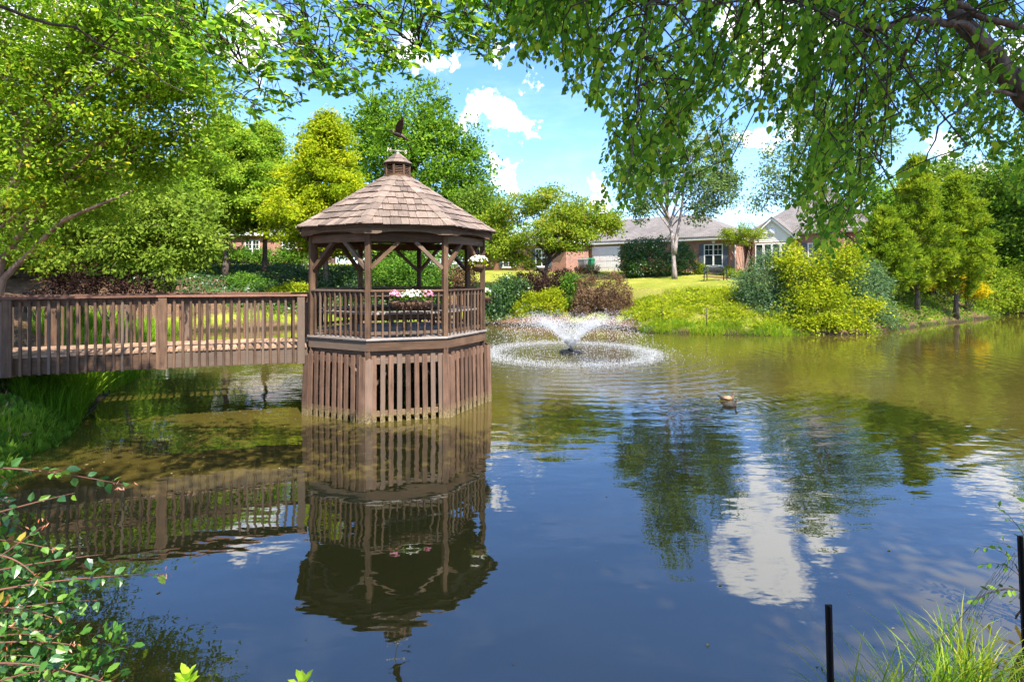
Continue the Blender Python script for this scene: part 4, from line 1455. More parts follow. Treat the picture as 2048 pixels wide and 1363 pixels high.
def conifer(name, label, px, Y, top, rmax, zb, n, m, ls, mat, bark, tr, group, style='frond', taper=1.0):
    """Conical tree: whorled branches, each carrying a flat drooping spray (frond) or upturned tufts."""
    x = X(px, Y)
    base = Vector((x, Y, gz(x, Y) - .05))
    t = thing(name, label, 'tree', base, 0, group)
    H = top - base.z
    MB().tube([(rnd(-.04, .04), rnd(-.04, .04), H*k/10) for k in range(11)], [tr*(1.4 if k == 0 else 1)*(1 - .93*k/10) for k in range(11)], 10).build('trunk', M[bark], t)
    br = MB()
    Pn, An, Nn, Vn, Sn = [], [], [], [], []
    lean = RNG.uniform(.75, 1.15, 12)
    for k in range(n):
        h = zb + (H - zb)*(k + rnd(0, 1))/n
        f = (h - zb)/(H - zb)
        az = k*2.4 + rnd(-.4, .4)
        prof = (1 - f)**taper * (min(1, .55 + f*3.0)) + .045
        L = rmax*prof*lean[int(az/(2*math.pi)*12) % 12]*(rnd(.6, 1.2) if style != 'tuft' else rnd(.7, 1.1))
        d = np.array([math.cos(az), math.sin(az), 0])
        rise = {'frond': .25, 'plume': .62}.get(style, .45)
        if style == 'plume':
            L *= .70 + .4*abs(math.sin(az*1.5 + h*1.1))
        s = np.linspace(0, 1, 7)
        path = d[None, :]*(L*s)[:, None] + np.array([0, 0, 1])[None]*(h + L*rise*s - L*({'frond': .38, 'plume': .30}.get(style, -.15))*s**2)[:, None]
        br.tube([tuple(p) for p in path], [max(.006, tr*.22*(1 - f*.6)*(1 - .9*q)) for q in s], 4, cap=False)
        mm = max(6, int(m*(.35 + prof)))
        u = RNG.beta(1.6, 1.0, mm)
        bpnt = np.stack([np.interp(u, s, path[:, q]) for q in range(3)], 1)
        side = np.array([-d[1], d[0], 0])
        lat = RNG.normal(0, 1, mm)
        cv = rnd(0, 1)
        if style == 'frond':
            wd = L*.30*(1.15 - u)
            P = bpnt + side*(lat*wd)[:, None] + RNG.normal(0, .07, (mm, 3))
            P[:, 2] -= np.abs(lat)*wd*.35
            A = d[None]*.8 + side*np.sign(lat)[:, None]*.7 + RNG.normal(0, .45, (mm, 3))
            A[:, 2] -= .25
            N = RNG.normal(0, .45, (mm, 3)) + np.array([0, 0, 1.]) + d*.3
        elif style == 'plume':
            nt = max(3, int(3 + prof*5))
            tu = RNG.uniform(.3, 1.05, nt)
            tcn_ = np.stack([np.interp(tu, s, path[:, q]) for q in range(3)], 1) + RNG.normal(0, .16, (nt, 3))
            ti = RNG.integers(0, nt, mm)
            P = tcn_[ti] + RNG.normal(0, 1, (mm, 3))*np.array([.24, .24, .15])
            A = d[None]*.6 + RNG.normal(0, .6, (mm, 3)) + np.array([0, 0, -.1])
            N = RNG.normal(0, .5, (mm, 3)) + np.array([0, -.35, 1.]) + d*.3
        else:
            nt = max(2, int(3 + prof*6))
            tu = RNG.uniform(.35, 1.05, nt)
            tcn_ = np.stack([np.interp(tu, s, path[:, q]) for q in range(3)], 1) + RNG.normal(0, .13, (nt, 3))
            ti = RNG.integers(0, nt, mm)
            dd = unit(RNG.normal(size=(mm, 3)) + d*.6 + np.array([0, 0, .9]))
            P = tcn_[ti] + dd*RNG.uniform(0, .16, (mm, 1))
            A = dd + d*.3 + np.array([0, 0, .35])
            N = RNG.normal(size=(mm, 3))
        Pn.append(P); An.append(A); Nn.append(N)
        Vn.append(np.clip(cv*.45 + RNG.random(mm)*.45 + .1*u, 0, 1)); Sn.append(ls*RNG.uniform(.6, 1.3, mm))
    br.build('branches', M[bark], t)
    me = leaf_mesh('crown', np.concatenate(Pn), np.concatenate(An), np.concatenate(Nn), np.concatenate(Sn), DIAMOND if style in ('frond', 'plume') else NARROW, np.concatenate(Vn), M[mat])
    tag(link('crown', me, None, t), kind='stuff')
    return t


def scatter(name, label, cat, pts, mat, ln, tmpl=BLADE, spread_=.35, sway=(0, 0)):
    """Blades standing on the ground at the given x, y points."""
    n = len(pts)
    z = height(pts[:, 0], pts[:, 1])
    P = np.stack([pts[:, 0], pts[:, 1], z - .02], 1)
    az = RNG.uniform(0, 2*np.pi, n)
    lean = np.abs(RNG.normal(0, spread_, n))
    A = np.stack([np.cos(az)*lean + sway[0], np.sin(az)*lean + sway[1], np.ones(n)], 1)
    N = np.stack([np.cos(az), np.sin(az), np.zeros(n) + .02], 1) + RNG.normal(0, .25, (n, 3))
    cl = .5 + .5*np.sin(pts[:, 0]*2.1 + 1.7*np.sin(pts[:, 1]*1.3))*np.sin(pts[:, 1]*2.3 + .8)
    v = np.clip(.45*cl + .55*RNG.random(n), 0, 1)
    me = leaf_mesh(name, P, A, N, ln*RNG.uniform(.5, 1.3, n)*(.65 + .6*cl), tmpl, v, mat)
    return tag(link(name, me, None), label, cat, kind='stuff')


def land_points(n, x0, x1, y0, y1, d0, d1, clump=0.0, dens=None):
    out = []
    got = 0
    while got < n:
        m_ = n*3
        if clump:
            c = np.stack([RNG.uniform(x0, x1, m_//30 + 1), RNG.uniform(y0, y1, m_//30 + 1)], 1)
            p = np.repeat(c, 30, 0)[:m_] + RNG.normal(0, clump, (m_, 2))
        else:
            p = np.stack([RNG.uniform(x0, x1, m_), RNG.uniform(y0, y1, m_)], 1)
        d = shore_dist(p[:, 0], p[:, 1])
        ok = (d > d0) & (d < d1)
        p = p[ok]
        if len(p) == 0 and got == 0 and len(out) > 20:
            break
        out.append(p)
        got += len(p)
    return np.concatenate(out)[:n]


# ------------------------------------------------------------------ trees on the far banks
GC = 'cypress trees by the left far bank'
conifer('bald_cypress', 'feathery green bald cypress with a dark straight trunk, leftmost of the three behind the footbridge', 451, 33.0, 12.0, 4.2, 2.5, 180, 330, .17, 'l_cypress', 'bark', .19, GC, 'plume', .82)
conifer('bald_cypress', 'feathery green bald cypress in the middle of the three behind the footbridge', 530, 35.0, 12.2, 3.9, 2.6, 170, 320, .17, 'l_cypress', 'bark', .17, GC, 'plume', .82)
conifer('bald_cypress', 'bright yellow-green bald cypress rising left of the gazebo roof', 652, 31.0, 11.6, 4.0, 2.0, 190, 340, .17, 'l_cypress2', 'bark', .18, GC, 'plume', .82)
GR = 'cryptomeria trees on the right bank'
conifer('cryptomeria', 'short olive-green cryptomeria standing next to the junipers on the right bank', 1768, 29.0, 6.1, 1.6, .75, 105, 230, .21, 'l_crypt', 'bark', .10, GR, 'tuft', .65)
conifer('cryptomeria', 'tallest pointed cryptomeria in the middle of the right bank group', 1833, 31.0, 9.2, 1.95, 1.15, 150, 250, .21, 'l_crypt', 'bark', .13, GR, 'tuft', .7)
conifer('cryptomeria', 'broad olive-green cryptomeria at the right end of the right bank group', 1913, 32.0, 8.3, 2.2, 1.25, 145, 250, .21, 'l_crypt', 'bark', .13, GR, 'tuft', .7)

# great oak behind the gazebo
bx_, by_ = X(835, 56), 56
b_ = (bx_, by_, gz(bx_, by_))
tree('oak_tree', 'huge round-crowned green oak far behind the gazebo roof', b_, [b_, (bx_, by_, 8), (bx_ - .5, by_, 13), (bx_ - .8, by_, 17)], .55,
     lob((790, 240, 56, 3.4), (850, 230, 56, 3.3), (735, 265, 56, 2.9), (900, 290, 56, 3.1), (710, 330, 56, 2.3), (930, 350, 55, 3.0), (820, 310, 54, 4.4), (960, 400, 54, 2.4), (760, 380, 55, 3.4), (880, 400, 54, 3.5), (820, 450, 55, 3.4), (910, 450, 55, 3.0), (700, 430, 56, 2.6)),
     640, 70, .34, .95, M['l_oak'], M['bark'], 14, .6, tw=False)
# small spreading tree left of the garage
b_ = (X(1086, 33), 33, gz(X(1086, 33), 33))
tree('spreading_tree', 'low wide-spreading light green tree with forked trunk between gazebo and house', b_, [b_, (b_[0] + .1, 33, b_[2] + 1.0), (b_[0] + .35, 33.1, b_[2] + 2.2), (b_[0] + .1, 33.2, b_[2] + 3.6)], .19,
     lob((985, 452, 33, (1.5, 1.7, 1.0)), (1030, 418, 33, (1.6, 1.8, .95)), (1090, 402, 33, (1.5, 1.8, .85)), (1150, 420, 33, (1.5, 1.7, .9)), (1195, 452, 33, (1.35, 1.6, .75)), (1222, 440, 33, (.8, 1.0, .5)), (1120, 445, 32.4, (1.6, 1.4, .8)), (1010, 495, 32.5, (1.4, 1.5, .75)), (1075, 470, 32, (1.7, 1.6, .9)), (1140, 475, 32.3, (1.5, 1.5, .8)), (1050, 520, 32.3, (1.0, 1.2, .5))),
     520, 60, .15, .42, M['l_mid'], M['bark'], 12, .5, flat=.45, tfrac=(.25, .9), arch=.05)
# birch with twin stems beside the holly
by_ = 35.8
bx_ = X(1349, by_)
b_ = (bx_, by_, gz(bx_, by_) - .05)
tree('twin_stem_tree', 'pale-barked tree with twin stems beside the big round holly bush', b_, [b_, (bx_ - .1, by_, b_[2] + 2.4), (bx_ - .45, by_, b_[2] + 4.6), (bx_ - .6, by_, b_[2] + 8.0)], .155,
     lob((1290, 365, by_, 1.9), (1400, 345, by_, 2.1), (1345, 285, by_, 2.2), (1440, 385, by_, 1.35), (1255, 335, by_, 1.2), (1280, 420, by_, .9), (1440, 290, by_, 1.4), (1350, 200, by_, 1.9), (1460, 350, by_, .9), (1395, 420, by_, 1.0)),
     560, 46, .17, .42, M['l_birch2'], M['palebark'], 14, .4, tfrac=(.3, 1), stems=[[b_, (bx_ - .1, by_, b_[2] + 2.4), (bx_ - .45, by_, b_[2] + 4.6), (bx_ - .6, by_, b_[2] + 8.0)], [(bx_ - .06, by_ - .02, b_[2] + 1.7), (bx_ + .3, by_, b_[2] + 3.6), (bx_ + .75, by_, b_[2] + 6.8)]])
# grey-green tree behind the sunroom
b_ = (X(1640, 52), 52, gz(X(1640, 52), 52))
tree('airy_tree', 'tall airy grey-green tree rising behind the sunroom roof', b_, [b_, (b_[0], 52, 9), (b_[0] - .4, 52, 15)], .32,
     lob((1560, 340, 52, 2.4), (1620, 280, 52, 3.0), (1690, 320, 52, 2.8), (1600, 395, 52, 2.2), (1530, 395, 52, 1.5), (1680, 230, 52, 2.8), (1740, 280, 52, 2.6), (1620, 200, 52, 2.4)),
     330, 42, .26, .7, M['l_birch2'], M['bark'], 10, .45, tw=False)
# vase-shaped crape myrtle by the house
by_ = 37.6
bx_ = X(1487, by_)
b_ = (bx_, by_, gz(bx_, by_) - .05)
tree('crape_myrtle', 'small vase-shaped crape myrtle with bare stems at the corner of the brick house', b_, [b_, (bx_, by_, b_[2] + .7), (bx_, by_, b_[2] + 1.5)], .05,
     lob((1460, 470, by_, (.7, .8, .5)), (1490, 462, by_, (.8, .8, .55)), (1515, 468, by_, (.6, .7, .5)), (1480, 482, by_, (.9, .8, .3))), 120, 38, .11, .24, M['l_mid'], M['redbark'], 7, .4, arch=-.05, tfrac=(.1, .3),
     stems=[[(bx_ + s*.06, by_, b_[2] - .05), (bx_ + s*.22, by_ + .1*s, b_[2] + .8), (bx_ + s*.5, by_, b_[2] + 1.9)] for s in (-1.6, -.8, 0, .7, 1.5)])
# woods closing the view on the right and left
GWR, GWL = 'woodland trees on the right', 'woodland trees on the left'
for k, (px, Y, top, r, lab, mt) in enumerate((
        (1985, 44, 11.2, 3.4, 'full green broadleaf tree behind the rightmost cryptomeria', 'l_wood'),
        (2120, 40, 14.0, 4.2, 'tall broadleaf tree at the right edge beyond the pond', 'l_oak'),
        (1740, 47, 11.5, 3.0, 'dark green tree standing behind the shortest cryptomeria', 'l_oak'),
        (1870, 54, 14.5, 3.8, 'tall hazy green tree behind the tallest cryptomeria', 'l_wood'),
        (2030, 60, 16.0, 4.5, 'distant tall tree above the right far bank', 'l_wood'),
        (1930, 48, 13.0, 3.6, 'green tree between the two right cryptomerias in the background', 'l_wood'),
        (2190, 52, 17.0, 5.0, 'large tree beyond the right edge of the picture', 'l_oak'))):
    x = X(px, Y)
    b_ = (x, Y, gz(x, Y))
    zc = (b_[2] + top)/2
    lobes = [((x + rnd(-.5, .5)*r, Y + rnd(-.5, .5)*r, b_[2] + (top - b_[2])*f), (r*q, r*q, r*q*.85)) for f, q in ((.20, .8), (.34, 1.0), (.5, 1.0), (.64, .9), (.78, .75), (.9, .5))]
    lobes += [((x + r*.9*math.cos(a_), Y + r*.9*math.sin(a_), b_[2] + (top - b_[2])*rnd(.2, .6)), r*.55) for a_ in (0.3, 1.6, 2.9, 4.2, 5.5)]
    tree('broadleaf_tree', lab, b_, [b_, (x, Y, b_[2] + 3), (x + .2, Y, top*.7)], .3, lobes, 330, 44, .30, .8, M[mt], M['bark'], 9, .6, group=GWR, tw=False)
for k, (px, Y, top, r, lab, mt) in enumerate((
        (40, 27, 9.5, 3.2, 'dense green tree at the left edge behind the crape myrtle', 'l_wood'),
        (235, 32, 9.8, 3.2, 'green tree behind the drooping tree on the left bank', 'l_oak'),
        (370, 41, 11.0, 3.0, 'green tree in front of the left brick house', 'l_wood'),
        (-160, 20, 10.5, 3.4, 'dark tree beyond the left edge of the picture', 'l_oak'),
        (585, 62, 15.5, 3.6, 'hazy green tree far behind the bald cypresses', 'l_oak'),
        (965, 50, 10.8, 2.6, 'brownish green tree at the right foot of the huge oak', 'l_wood'),
        (760, 40, 8.0, 2.6, 'bright green tree seen through the gazebo posts', 'l_shrub'))):
    x = X(px, Y)
    b_ = (x, Y, gz(x, Y))
    lobes = [((x + rnd(-.5, .5)*r, Y + rnd(-.5, .5)*r, b_[2] + (top - b_[2])*f), (r*q, r*q, r*q*.85)) for f, q in ((.18, .75), (.32, 1.0), (.48, 1.0), (.64, .9), (.78, .75), (.9, .5))]
    lobes += [((x + r*.9*math.cos(a_), Y + r*.9*math.sin(a_), b_[2] + (top - b_[2])*rnd(.2, .6)), r*.55) for a_ in (0.3, 1.6, 2.9, 4.2, 5.5)]
    tree('broadleaf_tree', lab, b_, [b_, (x, Y, b_[2] + 3), (x + .2, Y, top*.7)], .28, lobes, 300, 44, .27, .75, M[mt], M['bark'], 9, .6, group=GWL, tw=False)

# ------------------------------------------------------------------ left bank trees
b_ = (-10.7, 11.0, gz(-10.7, 11.0))
stems = [[b_, (-9.9, 10.7, 3.0), (-8.2, 10.2, 4.6), (-6.5, 9.8, 5.6)], [(-10.8, 10.8, .9), (-9.8, 10.4, 3.6), (-8.3, 9.9, 5.8), (-7.0, 9.6, 7.4)],
         [(-10.6, 11.1, .9), (-10.0, 10.8, 2.6), (-8.4, 10.3, 3.7), (-6.9, 10.0, 4.2)], [(-10.9, 11.0, .9), (-10.6, 10.6, 3.8), (-9.7, 10.0, 6.4), (-8.9, 9.4, 8.2)]]
tree('large_crape_myrtle', 'large yellow-green crape myrtle fanning tan branches over the left bank', b_, stems[1], .085,
     lob((40, 120, 10.2, 1.7), (190, 90, 10, 1.5), (300, 170, 10, 1.3), (330, 60, 9.6, 1.3), (90, 260, 10.2, 1.5), (240, 270, 10.2, 1.2), (370, 270, 10.2, .8), (60, 400, 10.4, 1.3), (210, -40, 9.6, 1.6), (-90, 30, 9.8, 1.9), (-120, 250, 10.2, 1.9), (170, 370, 10.6, .9), (400, 180, 10, .7), (310, 340, 10.6, .7)),
     1150, 62, .085, .27, M['l_myrtle'], M['redbark'], 26, .35, stems=stems, flat=.5, tfrac=(.2, .95), arch=.16, twr=.009, tmpl=OVAL)
b_ = (X(95, 15.5), 15.5, gz(X(95, 15.5), 15.5))
tree('drooping_tree', 'light green drooping tree with pale hanging leaves behind the footbridge on the left bank', b_, [b_, (b_[0] + .2, 15.5, 2.6), (b_[0] + .8, 15.4, 4.6)], .13,
     lob((160, 430, 15.5, (1.6, 1.5, 1.0)), (300, 440, 15.5, (1.4, 1.4, .95)), (385, 480, 15.5, (.8, .9, .75)), (240, 500, 15.0, (1.3, 1.2, .65)), (40, 440, 15.5, (1.6, 1.5, 1.1)), (110, 500, 15.2, (1.3, 1.2, .6)), (360, 420, 16, (1.0, 1.0, .7)), (-80, 430, 15.5, 1.5), (330, 530, 15.0, (.8, .8, .5)), (210, 370, 15.5, (1.4, 1.2, .7))),
     620, 60, .125, .30, M['l_cherry'], M['bark'], 16, .4, droop=.55, flat=.6, tfrac=(.3, .9), arch=.15, twr=.009, tmpl=NARROW if False else OVAL)

# ------------------------------------------------------------------ shrubs and hedges
shrub('holly_bush', 'big rounded dark green holly bush in front of the garage', 1312, 38.4, lob((1282, 517, 38.4, (1.5, 1.3, 1.35)), (1330, 516, 38.2, (1.6, 1.3, 1.38)), (1362, 522, 38.4, (.85, 1.0, 1.15)), (1262, 525, 38.4, (.85, 1, 1.1))), 420, 40, .13, .26, 'l_dark', shell=.85)
GB = 'burgundy shrubs on the far bank'
shrub('burgundy_shrub', 'rounded burgundy loropetalum shrub on the left of the pair beside the fountain', 1178, 30.6, lob((1178, 592, 30.6, (.78, .8, 1.15)), (1165, 615, 30.4, (.6, .7, .7))), 230, 44, .085, .20, 'l_burg', GB, shell=.8)
shrub('burgundy_shrub', 'taller rounded burgundy loropetalum shrub on the right of the pair beside the fountain', 1228, 29.9, lob((1228, 592, 29.9, (.90, .9, 1.2)), (1236, 620, 29.6, (.75, .8, .7))), 260, 44, .085, .20, 'l_burg', GB, shell=.8)
shrub('burgundy_shrub', 'faded burgundy shrub seen under the hanging basket', 925, 33.5, lob((925, 555, 33.5, (.95, .9, .75)), (900, 570, 33.3, (.6, .6, .6))), 150, 40, .10, .22, 'l_burg', GB)
shrub('burgundy_shrub', 'dark burgundy shrub under the drooping tree at the footbridge', 240, 15.2, lob((190, 565, 15.2, (.9, .8, .5)), (290, 570, 15.2, (.8, .7, .45)), (130, 572, 15.4, (.7, .7, .45))), 230, 44, .06, .16, 'l_dburg', GB)
GS = 'shrubs at the water edge by the fountain'
shrub('dark_shrub', 'dark green shrub at the water edge just right of the gazebo', 1003, 31.0, lob((1000, 600, 31, (.95, 1, 1.25)), (985, 630, 30.6, (.8, .8, .6)), (1030, 580, 31.3, (.8, .8, .8))), 260, 42, .11, .24, 'l_dark', GS)
shrub('dark_shrub', 'dark purplish shrub below the forked trunk of the spreading tree', 1105, 32.0, lob((1085, 568, 32, (1.1, .9, .75)), (1135, 562, 32, (.9, .9, .7)), (1050, 572, 32, (.8, .8, .7))), 230, 42, .10, .22, 'l_dburg', GS)
shrub('lime_shrub', 'yellow-green shrub at the water edge behind the fountain spray', 1075, 30.7, lob((1065, 612, 30.7, (.9, .7, .75)), (1105, 606, 30.6, (.75, .7, .8)), (1040, 625, 30.6, (.6, .6, .5))), 210, 40, .11, .24, 'l_lime', GS)
shrub('green_shrub', 'upright bright green shrub left of the burgundy pair', 1140, 30.9, lob((1138, 590, 30.9, (.35, .5, 1.1)), (1143, 565, 30.9, (.3, .4, .6))), 90, 38, .11, .2, 'l_shrub', GS)
GJ = 'shrubs of the right bank clump'
shrub('juniper', 'blue-green spreading juniper at the left of the bank clump', 1530, 26.9, lob((1515, 575, 26.9, (.95, .9, 1.1)), (1545, 545, 27.0, (1.0, .9, .9)), (1530, 620, 26.6, (1.1, .9, .9)), (1580, 590, 26.8, (.9, .9, 1.0)), (1500, 605, 26.8, (.6, .7, .7)), (1490, 560, 26.9, (.4, .5, .5)), (1550, 515, 27.0, (.5, .5, .4)), (1570, 640, 26.0, (.8, .6, .5))), 400, 46, .15, .30, 'l_juniper', GJ, NARROW, .7, up=.2)
shrub('juniper', 'blue-green juniper between the lime shrub and the cryptomeria trunks', 1735, 27.6, lob((1725, 590, 27.6, (1.0, .9, .9)), (1745, 620, 27.4, (.8, .8, .8)), (1700, 560, 27.6, (.9, .8, .7)), (1755, 570, 27.8, (.6, .7, .5)), (1770, 640, 27.2, (.4, .5, .4)), (1735, 545, 27.6, (.5, .5, .5)), (1720, 650, 26.6, (.6, .5, .35))), 330, 46, .15, .30, 'l_juniper', GJ, NARROW, .7, up=.2)
shrub('lime_shrub', 'large sprawling yellow-green shrub overhanging the water on the right bank', 1640, 26.0, lob((1640, 545, 26.2, (1.2, 1.0, 1.0)), (1600, 590, 25.9, (.9, .9, .9)), (1670, 600, 25.7, (1.1, .9, 1.0)), (1640, 640, 25.3, (1.2, .8, .6)), (1690, 645, 25.4, (.8, .7, .5)), (1575, 530, 26.2, (.7, .7, .6)), (1690, 530, 26.3, (.8, .8, .7)), (1655, 500, 26.3, (.55, .6, .5)), (1600, 650, 25.4, (.7, .6, .45)), (1725, 655, 25.5, (.5, .5, .35)), (1740, 610, 25.9, (.4, .4, .3)), (1585, 505, 26.4, (.35, .4, .4)), (1705, 500, 26.5, (.45, .5, .45)), (1560, 640, 25.5, (.4, .4, .3))), 330, 44, .13, .34, 'l_lime', GJ, shell=.35)
shrub('dark_shrub', 'dark green shrub in the shade behind the large lime shrub', 1590, 27.6, lob((1590, 580, 27.8, (1.4, .8, 1.4)), (1680, 580, 28.0, (1.4, .8, 1.4)), (1560, 625, 26.4, (1.0, .6, .7))), 200, 40, .13, .3, 'l_dark', GJ)
GO = 'shrubs under the cryptomerias'
shrub('golden_shrub', 'golden yellow shrub right of the rightmost cryptomeria trunk', 1935, 34.5, lob((1925, 568, 34.5, (.75, .7, .6)), (1950, 580, 34.5, (.55, .6, .5))), 130, 40, .11, .2, 'l_gold', GO)
shrub('golden_shrub', 'golden yellow shrub between the two right cryptomeria trunks', 1868, 35.0, lob((1866, 562, 35, (.6, .6, .35)), (1850, 568, 35, (.4, .5, .25))), 70, 40, .10, .18, 'l_gold', GO)
shrub('dark_shrub', 'dark shrub behind the cryptomeria trunks', 1825, 35.5, lob((1800, 575, 35.5, (1.4, .8, .8)), (1870, 580, 36, (1.4, .8, .8)), (1750, 575, 34.5, (1.2, .8, .9))), 220, 40, .13, .3, 'l_ivy', GO)
shrub('green_shrub', 'broad light green shrub on the right bank beyond the cryptomerias', 1985, 36.8, lob((1965, 600, 36.8, (1.3, 1, 1.0)), (2010, 590, 37.5, (1.4, 1, 1.2)), (2050, 570, 38.5, (1.5, 1, 1.5)), (1995, 560, 38.5, (1.2, 1, .9))), 330, 42, .15, .32, 'l_mid', GO)
shrub('green_shrub', 'tall leafy shrub at the right edge where the pond narrows', 2070, 41.5, lob((2060, 580, 41.5, (2.0, 1.2, 2.0)), (2110, 570, 43, (2.2, 1.2, 2.4)), (2020, 545, 42.5, (1.5, 1, 1.4))), 260, 42, .2, .42, 'l_wood', GO)
# clipped balls and low shrubs by the house
GH = 'small shrubs by the brick house'
for k, (px, py, Y, rx, rz_, lab, mt) in enumerate(((1400, 536, 38.6, .48, .38, 'small clipped shrub left of the bench below the shuttered window', 'l_mid'), (1453, 539, 38.4, .36, .34, 'small clipped ball shrub right of the bench', 'l_mid'),
                                                   (1472, 551, 35.5, .55, .28, 'low round shrub in the mulch bed near the bench', 'l_mid'), (1178, 546, 42.5, .8, .4, 'small reddish shrub in front of the garage corner', 'l_burg'))):
    x = X(px, Y)
    g_ = gz(x, Y)
    shrub('clipped_shrub', lab, px, Y, [((x, Y, g_ + rz_*.8), (rx, rx, rz_))], 60, 34, .09, .14, mt, GH, shell=.8, stems=3)
# hedge before the left house and shrubs seen below the gazebo roof
shrub('hedge', 'long clipped green hedge in front of the left brick house', 480, 42.5, [((X(p_, 42.5), 42.5, gz(X(p_, 42.5), 42.5) + .55), (1.1, .7, .62)) for p_ in range(385, 620, 28)], 330, 42, .14, .25, 'l_shrub', cat='hedge')
shrub('green_shrub', 'bright green leafy shrub seen through the gazebo between its front posts', 815, 31.5, lob((800, 545, 31.5, (1.5, 1, 1.0)), (855, 535, 31.6, (1.3, 1, 1.1)), (760, 560, 31.4, (1.0, .9, .8)), (840, 585, 31, (1.6, .8, .7))), 330, 42, .13, .30, 'l_shrub', GS)
shrub('green_shrub', 'green shrub behind the left gazebo post', 690, 31.5, lob((680, 565, 31.5, (1.2, .9, .8)), (640, 590, 31, (1.0, .8, .6)), (720, 590, 31, (1.0, .8, .7))), 230, 42, .13, .30, 'l_ivy', GS)
shrub('lime_shrub', 'low yellow-green shrub at the foot of the ivy bank left of the gazebo', 592, 30.0, lob((592, 580, 30, (.8, .6, .35)), (560, 590, 29.8, (.6, .6, .3))), 90, 40, .12, .22, 'l_lime', GS)
shrub('green_shrub', 'fresh green shrub between the two visible cypress trunks', 490, 31.0, lob((485, 568, 31, (.75, .7, .6)), (505, 575, 31, (.6, .7, .5)), (530, 582, 30.8, (.7, .7, .4))), 130, 40, .12, .24, 'l_shrub', GS)

# ivy slope on the left far bank: nobody could count its leaves
pts = land_points(26000, -27, -4, 28.5, 40.5, .8, 13.5)
z = height(pts[:, 0], pts[:, 1])
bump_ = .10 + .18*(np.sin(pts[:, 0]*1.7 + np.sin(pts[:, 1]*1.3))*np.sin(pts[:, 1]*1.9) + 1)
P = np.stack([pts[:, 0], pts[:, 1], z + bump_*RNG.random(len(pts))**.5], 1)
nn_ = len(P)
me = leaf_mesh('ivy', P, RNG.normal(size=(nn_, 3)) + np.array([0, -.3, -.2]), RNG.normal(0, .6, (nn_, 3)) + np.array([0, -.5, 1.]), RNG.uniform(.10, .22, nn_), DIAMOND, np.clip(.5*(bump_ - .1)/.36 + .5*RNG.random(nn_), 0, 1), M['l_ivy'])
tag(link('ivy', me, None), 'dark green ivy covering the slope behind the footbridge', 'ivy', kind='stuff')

# ------------------------------------------------------------------ grasses
wp_ = land_points(330, 5.8, 13.5, 24.6, 30.0, .4, 4.4)
C = np.stack([wp_[:, 0], wp_[:, 1], height(wp_[:, 0], wp_[:, 1]) + .10], 1)
D = np.tile(np.array([0, -.4, .9]), (len(C), 1))
wo = crown('bank_weeds', None, (0, 0, 0), C, D, 26, .11, .22, M['l_lime'], DIAMOND, .5)
tag(wo, 'leafy yellow-green weeds spread over the sunny far bank', 'weeds')
wp_ = land_points(420, 16.5, 36, 25, 42, .15, 4.5)
C = np.stack([wp_[:, 0], wp_[:, 1], height(wp_[:, 0], wp_[:, 1]) + .12], 1)
D = np.tile(np.array([0, -.4, .9]), (len(C), 1))
wo = crown('bank_weeds', None, (0, 0, 0), C, D, 30, .13, .28, M['l_wood'], DIAMOND, .6)
tag(wo, 'green weeds and seedlings under the cryptomerias on the right bank', 'weeds')
a1 = land_points(20000, 5.8, 13.5, 24.2, 30.5, .02, 4.6, .10)
scatter('bank_grass', 'yellow-green grass and weeds on the sunny far bank below the bench', 'grass', a1, M['l_grass'], .27, WBLADE, .7)
a1 = np.concatenate([land_points(5000, 5.8, 14, 24.2, 26.5, -.05, .8, .12), land_points(6500, 16, 37, 24.5, 41, -.05, 2.6, .2), land_points(5000, -16, -5, 24, 31, -.05, 2.0, .2)])
scatter('shore_grass', 'lush green grass along the far water edge', 'grass', a1, M['l_reed'], .28, WBLADE, .7)
a1 = land_points(9000, 4, 22, 27, 38, 4.0, 13)
scatter('lawn_grass', 'short sunlit lawn around the bench', 'grass', a1, M['l_grass'], .075, WBLADE, .5)
a1 = np.concatenate([land_points(5500, -11.5, -7.3, 9.6, 14.5, -.08, .9, .10), land_points(7500, -16, -9, 14, 25, -.08, 2.4, .16)])
scatter('reed_grass', 'tall fine green grass on the left bank under the footbridge', 'grass', a1, M['l_reed'], .62, BLADE, .35)
a1 = np.concatenate([land_points(4200, -9.5, -5.8, 6.0, 11.0, -.06, .55, .07), land_points(2600, -10.5, -6.0, 6.0, 11.5, .4, 2.2, .14)])
scatter('ground_cover', 'low leafy ground cover along the near left water edge', 'ground cover', a1, M['l_shrub'], .15, (DIAMOND[0]*np.array([1, 1.1, 1]), DIAMOND[1]), .9)
a1 = land_points(7000, -13, -6.5, 7.5, 14, .3, 3.5)
scatter('pine_straw', 'brown pine straw mulch on the left bank', 'mulch', a1, M['l_straw'], .14, NARROW, 6.0)
a1 = land_points(5200, -11.0, -6.4, 7.2, 14.5, -.08, .6, .06)
scatter('shore_weeds', 'fine bright grass fringe on the near left water edge', 'grass', a1, M['l_reed'], .26, BLADE, .6)
# ------------------------------------------------------------------ near trees hanging into the picture
def frame_px(P):
    return 1024 + FOC*P[:, 0]/P[:, 1], HOR - FOC*(P[:, 2] - EYE)/P[:, 1]


